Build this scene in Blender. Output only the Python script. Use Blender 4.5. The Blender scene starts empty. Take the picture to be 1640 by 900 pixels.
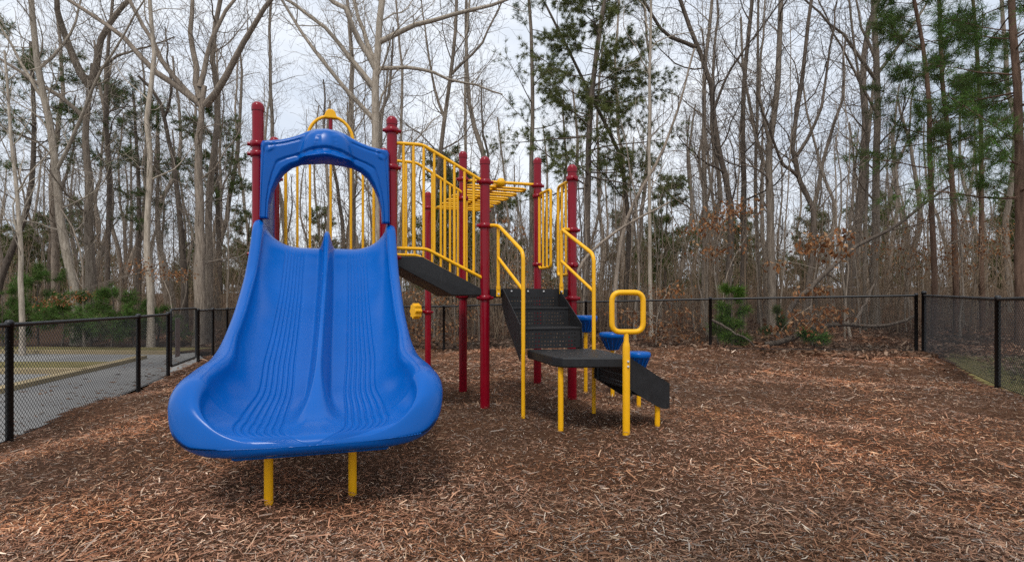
import bpy, math, random
import numpy as np
from mathutils import Vector
R = math.radians
scn = bpy.context.scene
COL = scn.collection
# ------------------------------------------------------------------ camera
F, H0, EYE = 868.0, 484.0, 0.97            # focal length and horizon in photo pixels, eye height
cam = bpy.data.objects.new('camera', bpy.data.cameras.new('camera')); COL.objects.link(cam)
cam.location = (0, 0, EYE); cam.rotation_euler = (R(90), 0, 0)
cam.data.sensor_width = 36; cam.data.lens = F / 1640 * 36
cam.data.shift_y = (H0 - 450) / 1640
cam.data.clip_start = 0.05; cam.data.clip_end = 2000
scn.camera = cam
# ------------------------------------------------------------------ sky and sun
SUN_EL, SUN_AZ = 60, 190                    # azimuth measured from +Y towards +X
w = bpy.data.worlds.new('World'); scn.world = w; w.use_nodes = True
nt = w.node_tree; nt.nodes.clear()
def wn(t, **k):
    n = nt.nodes.new(t)
    for a, b in k.items(): setattr(n, a, b)
    return n
sky = wn('ShaderNodeTexSky', sky_type='NISHITA', sun_disc=False)
sky.sun_elevation = R(SUN_EL); sky.sun_rotation = R(SUN_AZ); sky.dust_density = 2.5
tc = wn('ShaderNodeTexCoord'); mp = wn('ShaderNodeMapping'); mp.inputs['Scale'].default_value = (1, 1, 2.6)
n1 = wn('ShaderNodeTexNoise'); n1.inputs['Scale'].default_value = 2.3; n1.inputs['Detail'].default_value = 7; n1.inputs['Roughness'].default_value = .55
cr = wn('ShaderNodeValToRGB')
cr.color_ramp.elements[0].position = .32; cr.color_ramp.elements[0].color = (5.9, 6.7, 7.9, 1)
cr.color_ramp.elements[1].position = .66; cr.color_ramp.elements[1].color = (9.6, 9.9, 10.3, 1)
mx = wn('ShaderNodeMixRGB'); mx.inputs[0].default_value = .86
bg = wn('ShaderNodeBackground'); bg.inputs[1].default_value = .092
ow = wn('ShaderNodeOutputWorld')
L = nt.links.new
L(tc.outputs['Generated'], mp.inputs[0]); L(mp.outputs[0], n1.inputs['Vector']); L(n1.outputs[0], cr.inputs[0])
L(sky.outputs[0], mx.inputs[1]); L(cr.outputs[0], mx.inputs[2]); L(mx.outputs[0], bg.inputs[0]); L(bg.outputs[0], ow.inputs[0])
sd = bpy.data.lights.new('sun', 'SUN'); sd.energy = 1.5; sd.angle = R(15); sd.color = (1, .96, .9)
so = bpy.data.objects.new('sun', sd); COL.objects.link(so)
sv = Vector((math.sin(R(SUN_AZ)) * math.cos(R(SUN_EL)), math.cos(R(SUN_AZ)) * math.cos(R(SUN_EL)), math.sin(R(SUN_EL))))
so.rotation_euler = (-sv).to_track_quat('-Z', 'Y').to_euler(); so.location = (-4, -12, 20)
vs = scn.view_settings; vs.view_transform = 'Standard'; vs.look = 'None'; vs.gamma = 1; vs.use_curve_mapping = False
vs.exposure = 0.38
scn.cycles.use_denoising = False
try: scn.cycles.denoiser = 'OPENIMAGEDENOISE'
except Exception: pass
scn.cycles.max_bounces = 6; scn.cycles.diffuse_bounces = 3; scn.cycles.glossy_bounces = 3; scn.cycles.transparent_max_bounces = 8

# ------------------------------------------------------------------ materials
def new_mat(name):
    m = bpy.data.materials.new(name); m.use_nodes = True
    t = m.node_tree; b = t.nodes['Principled BSDF']
    return m, t, b
def nd(t, typ, ins=None, **k):
    n = t.nodes.new(typ)
    for a, b in k.items(): setattr(n, a, b)
    for a, b in (ins or {}).items(): n.inputs[a].default_value = b
    return n
def ramp(t, stops):
    n = t.nodes.new('ShaderNodeValToRGB'); e = n.color_ramp.elements
    while len(e) < len(stops): e.new(.5)
    for i, (p, c) in enumerate(stops): e[i].position = p; e[i].color = (*c, 1)
    return n
def paint(name, col, rough=.35, var=.12, scale=9, bump=.0, bscale=300, spec=.5, coat=0, wear=.3):
    m, t, b = new_mat(name)
    tc = nd(t, 'ShaderNodeTexCoord'); n = nd(t, 'ShaderNodeTexNoise', {'Scale': scale, 'Detail': 6, 'Roughness': .65})
    t.links.new(tc.outputs['Object'], n.inputs['Vector'])
    r = ramp(t, [(.25, tuple(c * (1 - var) for c in col)), (.75, tuple(min(1, c * (1 + var)) for c in col))])
    t.links.new(n.outputs[0], r.inputs[0])
    # dust and fine scuffs
    nw_ = nd(t, 'ShaderNodeTexNoise', {'Scale': 3.1, 'Detail': 9, 'Roughness': .8}); mw = nd(t, 'ShaderNodeMapping'); mw.inputs['Scale'].default_value = (6, 6, 1.3)
    t.links.new(tc.outputs['Object'], mw.inputs[0]); t.links.new(mw.outputs[0], nw_.inputs['Vector'])
    rw = ramp(t, [(.56, (0, 0, 0)), (.78, (wear, wear, wear))]); t.links.new(nw_.outputs[0], rw.inputs[0])
    mixd = nd(t, 'ShaderNodeMixRGB'); mixd.inputs[2].default_value = (*[.75 * c + .25 * q for c, q in zip(col, (.40, .36, .31))], 1)
    t.links.new(rw.outputs[0], mixd.inputs[0]); t.links.new(r.outputs[0], mixd.inputs[1]); t.links.new(mixd.outputs[0], b.inputs['Base Color'])
    mr = nd(t, 'ShaderNodeMapRange', {'To Min': rough * .8, 'To Max': rough * 1.3}); t.links.new(n.outputs[0], mr.inputs[0])
    ar = nd(t, 'ShaderNodeMath', {1: .5}, operation='MULTIPLY_ADD'); t.links.new(rw.outputs[0], ar.inputs[0]); t.links.new(mr.outputs[0], ar.inputs[2]); t.links.new(ar.outputs[0], b.inputs['Roughness'])
    b.inputs['Specular IOR Level'].default_value = spec; b.inputs['Coat Weight'].default_value = coat
    if bump:
        n2 = nd(t, 'ShaderNodeTexNoise', {'Scale': bscale, 'Detail': 2}); t.links.new(tc.outputs['Object'], n2.inputs['Vector'])
        bp = nd(t, 'ShaderNodeBump', {'Strength': bump, 'Distance': .002}); t.links.new(n2.outputs[0], bp.inputs['Height']); t.links.new(bp.outputs[0], b.inputs['Normal'])
    return m
def bark(name, dark, light, scale=1.0, zs=.16):
    m, t, b = new_mat(name)
    tc = nd(t, 'ShaderNodeTexCoord'); mp = nd(t, 'ShaderNodeMapping'); mp.inputs['Scale'].default_value = (1, 1, zs)
    oi = nd(t, 'ShaderNodeObjectInfo')
    n = nd(t, 'ShaderNodeTexNoise', {'Scale': 22 * scale, 'Detail': 8, 'Roughness': .7}); n2 = nd(t, 'ShaderNodeTexNoise', {'Scale': 1.3, 'Detail': 4})
    t.links.new(tc.outputs['Object'], mp.inputs[0]); t.links.new(mp.outputs[0], n.inputs['Vector']); t.links.new(tc.outputs['Object'], n2.inputs['Vector'])
    r = ramp(t, [(.3, dark), (.7, light)]); t.links.new(n.outputs[0], r.inputs[0])
    mix = nd(t, 'ShaderNodeMixRGB', {0: .35}, blend_type='MULTIPLY'); r2 = ramp(t, [(.3, (.5, .5, .47)), (.7, (1.15, 1.12, 1.08))])
    t.links.new(n2.outputs[0], r2.inputs[0]); t.links.new(r.outputs[0], mix.inputs[1]); t.links.new(r2.outputs[0], mix.inputs[2])
    hv = nd(t, 'ShaderNodeHueSaturation'); mr = nd(t, 'ShaderNodeMapRange', {'To Min': .72, 'To Max': 1.25})
    t.links.new(oi.outputs['Random'], mr.inputs[0]); t.links.new(mr.outputs[0], hv.inputs['Value']); t.links.new(mix.outputs[0], hv.inputs['Color'])
    t.links.new(hv.outputs[0], b.inputs['Base Color']); b.inputs['Roughness'].default_value = .95; b.inputs['Specular IOR Level'].default_value = .15
    bp = nd(t, 'ShaderNodeBump', {'Strength': .9, 'Distance': .03}); t.links.new(n.outputs[0], bp.inputs['Height']); t.links.new(bp.outputs[0], b.inputs['Normal'])
    return m
def attr_mat(name, rough=.9, trans=0.0, gain=1.0):
    m, t, b = new_mat(name)
    a = nd(t, 'ShaderNodeAttribute', attribute_name='tint')
    hv = nd(t, 'ShaderNodeHueSaturation', {'Value': gain}); t.links.new(a.outputs['Color'], hv.inputs['Color'])
    t.links.new(hv.outputs[0], b.inputs['Base Color']); b.inputs['Roughness'].default_value = rough; b.inputs['Specular IOR Level'].default_value = .2
    if trans:
        tr = nd(t, 'ShaderNodeBsdfTranslucent'); t.links.new(hv.outputs[0], tr.inputs['Color'])
        ms = nd(t, 'ShaderNodeMixShader', {0: trans}); o = t.nodes['Material Output']
        t.links.new(b.outputs[0], ms.inputs[1]); t.links.new(tr.outputs[0], ms.inputs[2]); t.links.new(ms.outputs[0], o.inputs['Surface'])
    return m
def ground_mat(name, cols, s1=1.2, s2=60, bump=.6, dist=.02):
    m, t, b = new_mat(name)
    tc = nd(t, 'ShaderNodeTexCoord')
    n = nd(t, 'ShaderNodeTexNoise', {'Scale': s2, 'Detail': 8, 'Roughness': .75}); n2 = nd(t, 'ShaderNodeTexNoise', {'Scale': s1, 'Detail': 5})
    for q in (n, n2): t.links.new(tc.outputs['Object'], q.inputs['Vector'])
    r = ramp(t, [(.28, cols[0]), (.5, cols[1]), (.74, cols[2])]); t.links.new(n.outputs[0], r.inputs[0])
    r2 = ramp(t, [(.3, (.6, .58, .58)), (.7, (1.15, 1.1, 1.05))]); t.links.new(n2.outputs[0], r2.inputs[0])
    mix = nd(t, 'ShaderNodeMixRGB', {0: .8}, blend_type='MULTIPLY'); t.links.new(r.outputs[0], mix.inputs[1]); t.links.new(r2.outputs[0], mix.inputs[2])
    t.links.new(mix.outputs[0], b.inputs['Base Color']); b.inputs['Roughness'].default_value = .95; b.inputs['Specular IOR Level'].default_value = .15
    bp = nd(t, 'ShaderNodeBump', {'Strength': bump, 'Distance': dist}); t.links.new(n.outputs[0], bp.inputs['Height']); t.links.new(bp.outputs[0], b.inputs['Normal'])
    return m
M = dict(
    blue=paint('blue_plastic', (.0002, .092, .385), .22, .06, 4, 0, 600, .24, wear=.045),
    yellow=paint('yellow_coating', (.90, .45, .006), .34, .06, 12, spec=.35),
    red=paint('red_coating', (.23, .002, .012), .2, .10, 10, spec=.3),
    deck=paint('black_coated_steel', (.015, .015, .016), .5, .3, 14, .5, 260, .35),
    steel=paint('bolt_steel', (.55, .55, .55), .3, .1),
    fence=paint('black_vinyl', (.008, .008, .009), .4, .2),
    sign=paint('grey_brown_plate', (.13, .105, .10), .5, .15),
    mulch=ground_mat('mulch_bed', [(.045, .022, .012), (.13, .064, .034), (.23, .125, .072)], 1.1, 70, 1, .03),
    forest=ground_mat('leaf_litter_floor', [(.03, .017, .01), (.09, .05, .028), (.16, .10, .06)], .7, 26, .9, .05),
    asphalt=ground_mat('asphalt', [(.21, .21, .205), (.25, .25, .245), (.29, .29, .28)], .5, 130, .3, .004),
    kerb=ground_mat('tan_kerb', [(.24, .19, .11), (.36, .29, .17), (.46, .38, .24)], .8, 60, .3, .004),
    turf=ground_mat('thin_grass', [(.10, .095, .03), (.22, .19, .075), (.36, .29, .14)], .9, 50, .8, .03),
    chip=attr_mat('wood_chip', .9), leaf=attr_mat('dry_leaf', .8, .25), needle=attr_mat('needle', .6, .32),
    bark_grey=bark('grey_bark', (.12, .094, .072), (.40, .33, .265)), bark_pale=bark('pale_bark', (.22, .18, .135), (.58, .50, .41)),
    bark_warm=bark('brown_stems', (.13, .085, .055), (.34, .25, .17)), bark_dark=bark('dark_bark', (.06, .046, .036), (.23, .185, .15)), bark_pine=bark('pine_bark', (.06, .035, .024), (.22, .14, .10), .6),
)
# ------------------------------------------------------------------ mesh helpers
ROOT = {}
def tag(o, label=None, cat=None, group=None, kind=None):
    if label: o['label'] = label
    if cat: o['category'] = cat
    if group: o['group'] = group
    if kind: o['kind'] = kind
    return o
def empty(name, loc, label=None, cat=None, group=None):
    o = bpy.data.objects.new(name, None); COL.objects.link(o); o.location = loc; o.empty_display_size = .2
    ROOT[o.name] = Vector(loc); return tag(o, label, cat, group)
def mesh_np(name, V, Q, smooth=True, tint=None):
    """V (n,3), Q list of index arrays (m,3) and/or (m,4)"""
    me = bpy.data.meshes.new(name)
    V = np.asarray(V, np.float32); Q = [np.asarray(q, np.int32) for q in Q if len(q)]
    me.vertices.add(len(V)); me.vertices.foreach_set('co', V.ravel())
    nl = sum(q.size for q in Q); npoly = sum(len(q) for q in Q)
    me.loops.add(nl); me.polygons.add(npoly)
    me.loops.foreach_set('vertex_index', np.concatenate([q.ravel() for q in Q]))
    tot = np.concatenate([np.full(len(q), q.shape[1], np.int32) for q in Q])
    me.polygons.foreach_set('loop_start', np.concatenate([[0], np.cumsum(tot)[:-1]]).astype(np.int32))
    me.polygons.foreach_set('loop_total', tot)
    me.polygons.foreach_set('use_smooth', np.full(npoly, smooth))
    if tint is not None:
        a = me.color_attributes.new('tint', 'FLOAT_COLOR', 'POINT')
        a.data.foreach_set('color', np.concatenate([tint, np.ones((len(tint), 1))], 1).astype(np.float32).ravel())
    me.update(calc_edges=True); me.validate()
    return me
def link(name, me, mat, parent=None):
    o = bpy.data.objects.new(name, me); COL.objects.link(o)
    if mat and not me.materials: me.materials.append(mat)
    if parent is not None:
        o.parent = parent; ROOT[o.name] = ROOT.get(parent.name, Vector((0, 0, 0)))
    return o
class MB:
    def __init__(s): s.v = []; s.f = []; s.sm = []
    def add(s, vs, fs, smooth=True):
        b = len(s.v); s.v += [tuple(map(float, v)) for v in vs]
        for f in fs: s.f.append(tuple(b + i for i in f)); s.sm.append(smooth)
        return s
    def tube(s, pts, r, k=12, cap=True, closed=False):
        pts = [Vector(p) for p in pts]; n = len(pts); rr = r if isinstance(r, (list, tuple)) else [r] * n
        vs, fs = [], []; prev = None
        for i, p in enumerate(pts):
            a = pts[(i - 1) % n] if (closed or i > 0) else p; b = pts[(i + 1) % n] if (closed or i < n - 1) else p
            t = (b - a).normalized()
            if prev is None:
                ref = Vector((0, 0, 1)) if abs(t.z) < .9 else Vector((1, 0, 0)); x = t.cross(ref).normalized()
            else: x = (prev - t * prev.dot(t)).normalized()
            prev = x; y = t.cross(x)
            for j in range(k):
                an = 2 * math.pi * j / k; vs.append(p + (x * math.cos(an) + y * math.sin(an)) * rr[i])
        for i in range(n if closed else n - 1):
            i2 = (i + 1) % n
            for j in range(k): fs.append((i * k + j, i * k + (j + 1) % k, i2 * k + (j + 1) % k, i2 * k + j))
        s.add(vs, fs)
        if cap and not closed:
            s.add(vs[:k], [tuple(range(k))], False); s.add(vs[-k:], [tuple(reversed(range(k)))], False)
        return s
    def lathe(s, prof, c, k=18):
        vs, fs = [], []; n = len(prof)
        for r, z in prof:
            for j in range(k):
                a = 2 * math.pi * j / k; vs.append((c[0] + r * math.cos(a), c[1] + r * math.sin(a), c[2] + z))
        for i in range(n - 1):
            for j in range(k): fs.append((i * k + j, i * k + (j + 1) % k, (i + 1) * k + (j + 1) % k, (i + 1) * k + j))
        return s.add(vs, fs)
    def prism(s, poly, off):
        """poly: 3-D points of one face; off: extrusion vector"""
        n = len(poly); a = [Vector(p) for p in poly]; b = [p + Vector(off) for p in a]
        fs = [tuple(range(n)), tuple(reversed(range(n, 2 * n)))] + [(i, n + i, n + (i + 1) % n, (i + 1) % n) for i in range(n)]
        return s.add(a + b, fs, False)
    def box(s, c, ax, ay, az):
        c, ax, ay, az = map(Vector, (c, ax, ay, az))
        return s.prism([c - ax - ay - az, c + ax - ay - az, c + ax + ay - az, c - ax + ay - az], az * 2)
    def build(s, name, mat, parent=None, bevel=0):
        o0 = ROOT.get(parent.name, Vector((0, 0, 0))) if parent is not None else Vector((0, 0, 0))
        me = bpy.data.meshes.new(name); me.from_pydata([tuple(Vector(v) - o0) for v in s.v], [], s.f)
        me.polygons.foreach_set('use_smooth', s.sm); me.update()
        import bmesh
        bm = bmesh.new(); bm.from_mesh(me); bmesh.ops.recalc_face_normals(bm, faces=bm.faces); bm.to_mesh(me); bm.free()
        o = link(name, me, mat, parent)
        if bevel:
            md = o.modifiers.new('b', 'BEVEL'); md.width = bevel; md.segments = 2; md.limit_method = 'ANGLE'
        return o
def arc_path(pts, rad=.05, n=5):
    """round the corners of a polyline"""
    P = [Vector(p) for p in pts]; out = [P[0]]
    for i in range(1, len(P) - 1):
        a, b, c = P[i - 1], P[i], P[i + 1]; r = min(rad, (a - b).length * .45, (c - b).length * .45)
        p0 = b + (a - b).normalized() * r; p1 = b + (c - b).normalized() * r
        for k in range(n + 1):
            t = k / n; out.append(p0 * (1 - t) ** 2 + b * 2 * t * (1 - t) + p1 * t * t)
    return out + [P[-1]]
def loop_path(pts, rad=.05, n=5):
    P = [Vector(p) for p in pts]; m = len(P); out = []
    for i in range(m):
        a, b, c = P[i - 1], P[i], P[(i + 1) % m]; r = min(rad, (a - b).length * .48, (c - b).length * .48)
        p0 = b + (a - b).normalized() * r; p1 = b + (c - b).normalized() * r
        for k in range(n + 1):
            t = k / n; out.append(p0 * (1 - t) ** 2 + b * 2 * t * (1 - t) + p1 * t * t)
    return out
def PX(px, py, Z): return Vector(((px - 820) / F * Z, Z, EYE - (py - H0) / F * Z))
# ------------------------------------------------------------------ ground
LF0, LFD = np.array([-4.47, 4.82]), np.array([-.29, .957])      # left fence line
CORN = np.array([7.6, 10.0]); BFD = np.array([-.945, .327]); RFD = np.array([-.458, -.889])
CORN2 = np.array([-7.55, 15.2])
CP = np.array([(-4.47, 4.82, -.30), (-5.37, 7.78, -.30), (-5.79, 9.17, -.29), (-6.7, 12, -.25), (-7.5, 15.2, -.22), (-3.6, 2.2, -.3),
    (-3.2, 5.5, -.10), (-3.4, 9, -.15), (-2.0, 4.4, 0), (-1, 2.6, 0), (-.25, 5, 0), (.58, 5.24, .03), (.3, 6.3, .02), (-.55, 6, -.02),
    (.9, 4, .02), (-1.2, 8, -.04), (-1.7, 13.2, -.19), (1, 12, -.08), (4.1, 11.2, -.02), (7.6, 10, .04), (5.76, 6.43, -.05), (4.5, 4, -.05),
    (3, 3, 0), (0, 1.5, 0), (2.5, 7, .02), (-2, 10.5, -.12), (-2.2, 1.8, -.06), (-8, 8, -.36), (-9, 13, -.36), (-7, 4, -.36), (-14, 10, -.38)])
rs = np.random.RandomState(5)
_k = rs.normal(0, 1, (14, 2)) * np.array([[1.6]] * 7 + [[5.]] * 7); _p = rs.uniform(0, 6.28, 14); _a = np.array([.012] * 7 + [.005] * 7)
FEET = [(-.95, 2.1, -.02, .35), (-.9, 3.3, -.015, .6), (1.35, 3.9, -.03, .3), (.4, 3.6, -.03, .35), (-.25, 5, .025, .13), (.58, 5.24, .025, .13), (.084, 4.42, .02, .1), (.68, 4.55, .02, .1), (.36, 3.93, .02, .09), (.81, 3.84, .022, .1), (-1.23, 2.7, .03, .1), (-.85, 2.9, .03, .1), (-.545, 6.03, .025, .13), (.29, 6.27, .02, .12)]
def gz(x, y, bumps=True):
    x = np.asarray(x, float); y = np.asarray(y, float)
    d2 = (x[..., None] - CP[:, 0]) ** 2 + (y[..., None] - CP[:, 1]) ** 2 + .25
    wgt = d2 ** -1.5; z = (wgt * CP[:, 2]).sum(-1) / wgt.sum(-1)
    s = (x - CORN[0]) * .327 + (y - CORN[1]) * .945            # distance beyond the back fence
    s2 = (x - CORN[0]) * .889 - (y - CORN[1]) * .458           # distance beyond the right fence
    far = np.maximum(np.maximum(s, s2) - .4, 0); z = z + .045 * far * far / (far + 3.0) - np.maximum(far - 25, 0) * .02
    for fx, fy, fh, fr in FEET: z = z + fh * np.exp(-((x - fx) ** 2 + (y - fy) ** 2) / fr ** 2)
    if bumps: z = z + (_a * np.sin(x[..., None] * _k[:, 0] + y[..., None] * _k[:, 1] + _p)).sum(-1) * (1 + .06 * np.clip(y, 0, 30))* .8
    return z
def gs(x, y): return float(gz(np.array([x]), np.array([y]), False)[0])
def g1(x, y): return float(gz(np.array([x]), np.array([y]))[0])
def inside(x, y, m=0.0):
    a = (x - LF0[0]) * LFD[1] - (y - LF0[1]) * LFD[0] > m
    b = (x - CORN[0]) * .327 + (y - CORN[1]) * .945 < -m
    c = (x - CORN[0]) * .889 - (y - CORN[1]) * .458 < -m
    return a & b & c
def grid(name, xs, ys, mat, zoff=0.0, keep=None, kind='structure', bumps=True, lot=False):
    X, Y = np.meshgrid(xs, ys); Z = gz(X, Y, bumps) + zoff
    if lot:                                                        # the car park is cut lower than the wood floor
        d_ = -((X - LF0[0]) * LFD[1] - (Y - LF0[1]) * LFD[0]); Z -= .14 * np.clip(d_ / .4, 0, 1) * np.clip((15.0 - Y) / .8, 0, 1)
    V = np.stack([X, Y, Z], -1).reshape(-1, 3); nx, ny = len(xs), len(ys)
    i = np.arange(ny - 1)[:, None] * nx + np.arange(nx - 1)[None]; Q = np.stack([i, i + 1, i + nx + 1, i + nx], -1).reshape(-1, 4)
    if keep is not None:
        c = V[Q].mean(1); Q = Q[keep(c[:, 0], c[:, 1])]
    o = link(name, mesh_np(name, V, [Q]), mat); tag(o, kind=kind); return o
def steps(a, b, d0, g=1.12):
    out = [a]; d = d0
    while out[-1] < b: out.append(out[-1] + d); d *= g
    return out
xs = sorted(set([-v for v in steps(16, 320, 1.2)] + list(np.arange(-16, 14, .4)) + steps(14, 320, 1.2)))
ys = sorted(set(list(np.arange(-14, 34, .4)) + steps(34, 420, 1.2)))
grid('ground', np.array(xs), np.array(ys), M['forest'], -.03, lot=True)
o = grid('mulch_bed', np.arange(-8.2, 8.2, .08), np.arange(-2.5, 15.6, .08), M['mulch'], 0, lambda x, y: inside(x, y, -.05))
# paved lot beyond the left fence
def strip(name, poly, mat, z, h=0, kind='structure'):
    m = MB(); n = len(poly)
    if h: m.prism([(x, y, z) for x, y in poly], (0, 0, h))
    else: m.add([(x, y, z) for x, y in poly], [tuple(range(n))], False)
    return tag(m.build(name, mat), kind=kind)
e = lambda t, off: tuple(LF0 + LFD * t + np.array([-.957, -.29]) * off)
strip('car_park', [e(-9, .12), e(7.6, .12), (-8.2, 14.0), (-13, 14.6), (-30, 16), (-34, -4)], M['asphalt'], -.318)
strip('kerb', [(-7.35, 7.35), (-7.15, 7.45), (-8.35, 12.4), (-8.55, 12.35)], M['kerb'], -.33, .085)
strip('kerb', [(-11.6, 9.7), (-7.75, 9.75), (-7.8, 9.95), (-11.6, 9.9)], M['kerb'], -.33, .10)
strip('kerb', [(-16, 13.75), (-8.35, 13.35), (-8.3, 13.5), (-16, 13.95)], M['kerb'], -.33, .10)
strip('grass_verge', [(-12, 10.4), (-8.1, 10.4), (-8.3, 11.6), (-12, 11.6)], M['turf'], -.30)
strip('grass_verge', [(-16, 13.97), (-8.3, 13.52), (-8, 14.6), (-16, 15.1)], M['turf'], -.25)
grid('grass_verge', np.arange(3, 10.5, .15), np.arange(2, 10.5, .15), M['turf'], -.004, lambda x, y: (((x - CORN[0]) * .889 - (y - CORN[1]) * .458) > -.04) & (((x - CORN[0]) * .889 - (y - CORN[1]) * .458) < 2.4) & ((x - CORN[0]) * -.458 + (y - CORN[1]) * -.889 > .9))

# ------------------------------------------------------------------ scattered chips, leaves
PAL = np.array([[1.98, 1.84, 1.74]]) * np.array([(.16, .072, .038), (.20, .098, .054), (.12, .056, .031), (.25, .135, .075), (.07, .033, .019), (.29, .20, .13), (.22, .18, .15), (.38, .31, .24), (.15, .12, .10), (.045, .024, .015)])
PW = np.array([.20, .17, .17, .12, .12, .07, .06, .03, .05, .08]); PW = PW / PW.sum()
def chips(name, x, y, Lr, Wr, lift, pal, pw, mat, seed, tilt=.35, zf=None, kind='stuff', curl=.06, label=None, cat=None):
    q = np.random.RandomState(seed); n = len(x)
    Ln = q.uniform(*Lr, n) * q.choice([1, 1, 1, 1.7], n); Wd = q.uniform(*Wr, n)
    sc = np.clip(y / 6, .7, 1.5) if kind == 'stuff' and lift < .04 else np.full(n, 1.0); Ln *= sc; Wd *= sc
    yaw = q.uniform(0, 6.283, n); pit = q.normal(0, tilt * .6, n); rol = q.normal(0, tilt * 1.3, n)
    dx = np.stack([np.cos(yaw) * np.cos(pit), np.sin(yaw) * np.cos(pit), np.sin(pit)], -1)
    sx = np.stack([-np.sin(yaw) * np.cos(rol), np.cos(yaw) * np.cos(rol), np.sin(rol)], -1); up = np.cross(dx, sx)
    c = np.stack([x, y, (gz(x, y) if zf is None else np.full(n, zf)) + q.uniform(0, 1, n) ** 1.5 * lift + .004], -1)
    Lh = Ln[:, None] / 2; Wh = Wd[:, None] / 2; bend = (q.normal(0, curl, n) * Ln)[:, None]; side = (q.normal(0, .05, n) * Ln)[:, None]
    tp = q.uniform(.25, 1, (n, 1)); tp2 = q.uniform(.25, 1, (n, 1))
    V = np.stack([c - dx * Lh - sx * Wh * tp, c - dx * Lh + sx * Wh * tp, c - sx * Wh + up * bend + sx * side, c + sx * Wh + up * bend + sx * side,
                  c + dx * Lh - sx * Wh * tp2, c + dx * Lh + sx * Wh * tp2], 1)
    b = (np.arange(n) * 6)[:, None]
    Q = np.concatenate([b + np.array([[0, 2, 3, 1]]), b + np.array([[2, 4, 5, 3]])])
    patch = .5 + .5 * np.sin(x * 1.1 + 1.3 * np.sin(y * .8 + 1)) * np.cos(y * 1.4 + .9 * np.sin(x * .9))
    col = pal[q.choice(len(pal), n, p=pw)] * q.uniform(.65, 1.3, (n, 1)) * (.72 + .56 * patch[:, None]) * np.array([[1, 1, 1]])
    col = col * (1 + (patch[:, None] - .5) * np.array([[.25, 0, -.2]]))
    p2 = np.clip(.5 + .9 * np.sin(x * 2.9 + 1.7 * np.sin(y * 2.1)) * np.sin(y * 3.3 + 1.4 * np.sin(x * 1.7 + 2)), 0, 1)[:, None] * .25
    p3 = np.clip(np.sin(x * 1.9 + 2 * np.sin(y * 1.2 + .5) + 3) * np.sin(y * 2.3 + 1.5 * np.sin(x * 2.2)) - .35, 0, 1)[:, None]
    lum = col.mean(1, keepdims=True); col = col * (1 - p2) + lum * np.array([[1.28, 1.10, .95]]) * p2; col = col * (1 - .5 * p3)
    o = link(name, mesh_np(name, V.reshape(-1, 3), [Q], False, np.repeat(col, 6, 0)), mat); tag(o, label, cat, kind=kind); return o
def sample(n, z0, z1, seed, power=1.0, spread=1.12, margin=.8):
    q = np.random.RandomState(seed); tt = q.uniform(0, 1, n)
    Z = (z0 ** (1 - power) + tt * (z1 ** (1 - power) - z0 ** (1 - power))) ** (1 / (1 - power)) if power != 1 else z0 * (z1 / z0) ** tt
    X = q.uniform(-1, 1, n) * (Z * spread + margin); return X, Z
X, Y = sample(340000, 1.35, 15, 1, 1.0); k = inside(X, Y, .0); chips('wood_chips', X[k], Y[k], (.012, .052), (.002, .006), .022, PAL, PW, M['chip'], 2)
X, Y = sample(15000, 1.35, 12, 3, 1.0); k = inside(X, Y, .0); chips('bark_shreds', X[k], Y[k], (.035, .10), (.005, .012), .03, PAL, PW, M['chip'], 4, .4)
LP = np.array([(.20, .105, .06), (.24, .14, .085), (.15, .075, .042), (.28, .19, .13), (.10, .052, .03)]); LW = np.array([.3, .25, .2, .12, .13])
q = np.random.RandomState(9)
s = q.uniform(-4, 22, 40000); t_ = np.abs(q.exponential(5.5, 40000)) + q.normal(0, .12, 40000) - .1
X = CORN[0] + BFD[0] * s + .327 * t_; Y = CORN[1] + BFD[1] * s + .945 * t_
chips('fallen_leaves', X, Y, (.05, .10), (.03, .06), .05, LP, LW, M['leaf'], 10, .5)
t_ = q.uniform(-.3, 9, 13000); a_ = np.abs(q.exponential(3.5, 13000)) + q.normal(0, .1, 13000)
chips('fallen_leaves', CORN[0] + RFD[0] * t_ + .889 * (a_ + .5 * (t_ > 1.2)), CORN[1] + RFD[1] * t_ - .458 * (a_ + .5 * (t_ > 1.2)), (.05, .10), (.03, .06), .05, LP, LW, M['leaf'], 11, .5)
q2 = np.random.RandomState(12); X = 6.9 + q2.normal(0, .9, 900); Y = 9.95 - .3 * (X - 7) + q2.normal(-.2, .3, 900); k = inside(X, Y, 0)
chips('fallen_leaves', X[k], Y[k], (.05, .10), (.03, .06), .08, LP, LW, M['leaf'], 13, .6)
gx, gy = q2.uniform(.1, 2.6, 9000), q2.uniform(.6, 7, 9000)
chips('grass', CORN[0] + .889 * gx + RFD[0] * gy, CORN[1] - .458 * gx + RFD[1] * gy, (.05, .12), (.004, .008), .06, np.array([(.14, .15, .035), (.23, .20, .07), (.34, .27, .14)]), np.array([.4, .35, .25]), M['leaf'], 14, 1.2)

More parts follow.
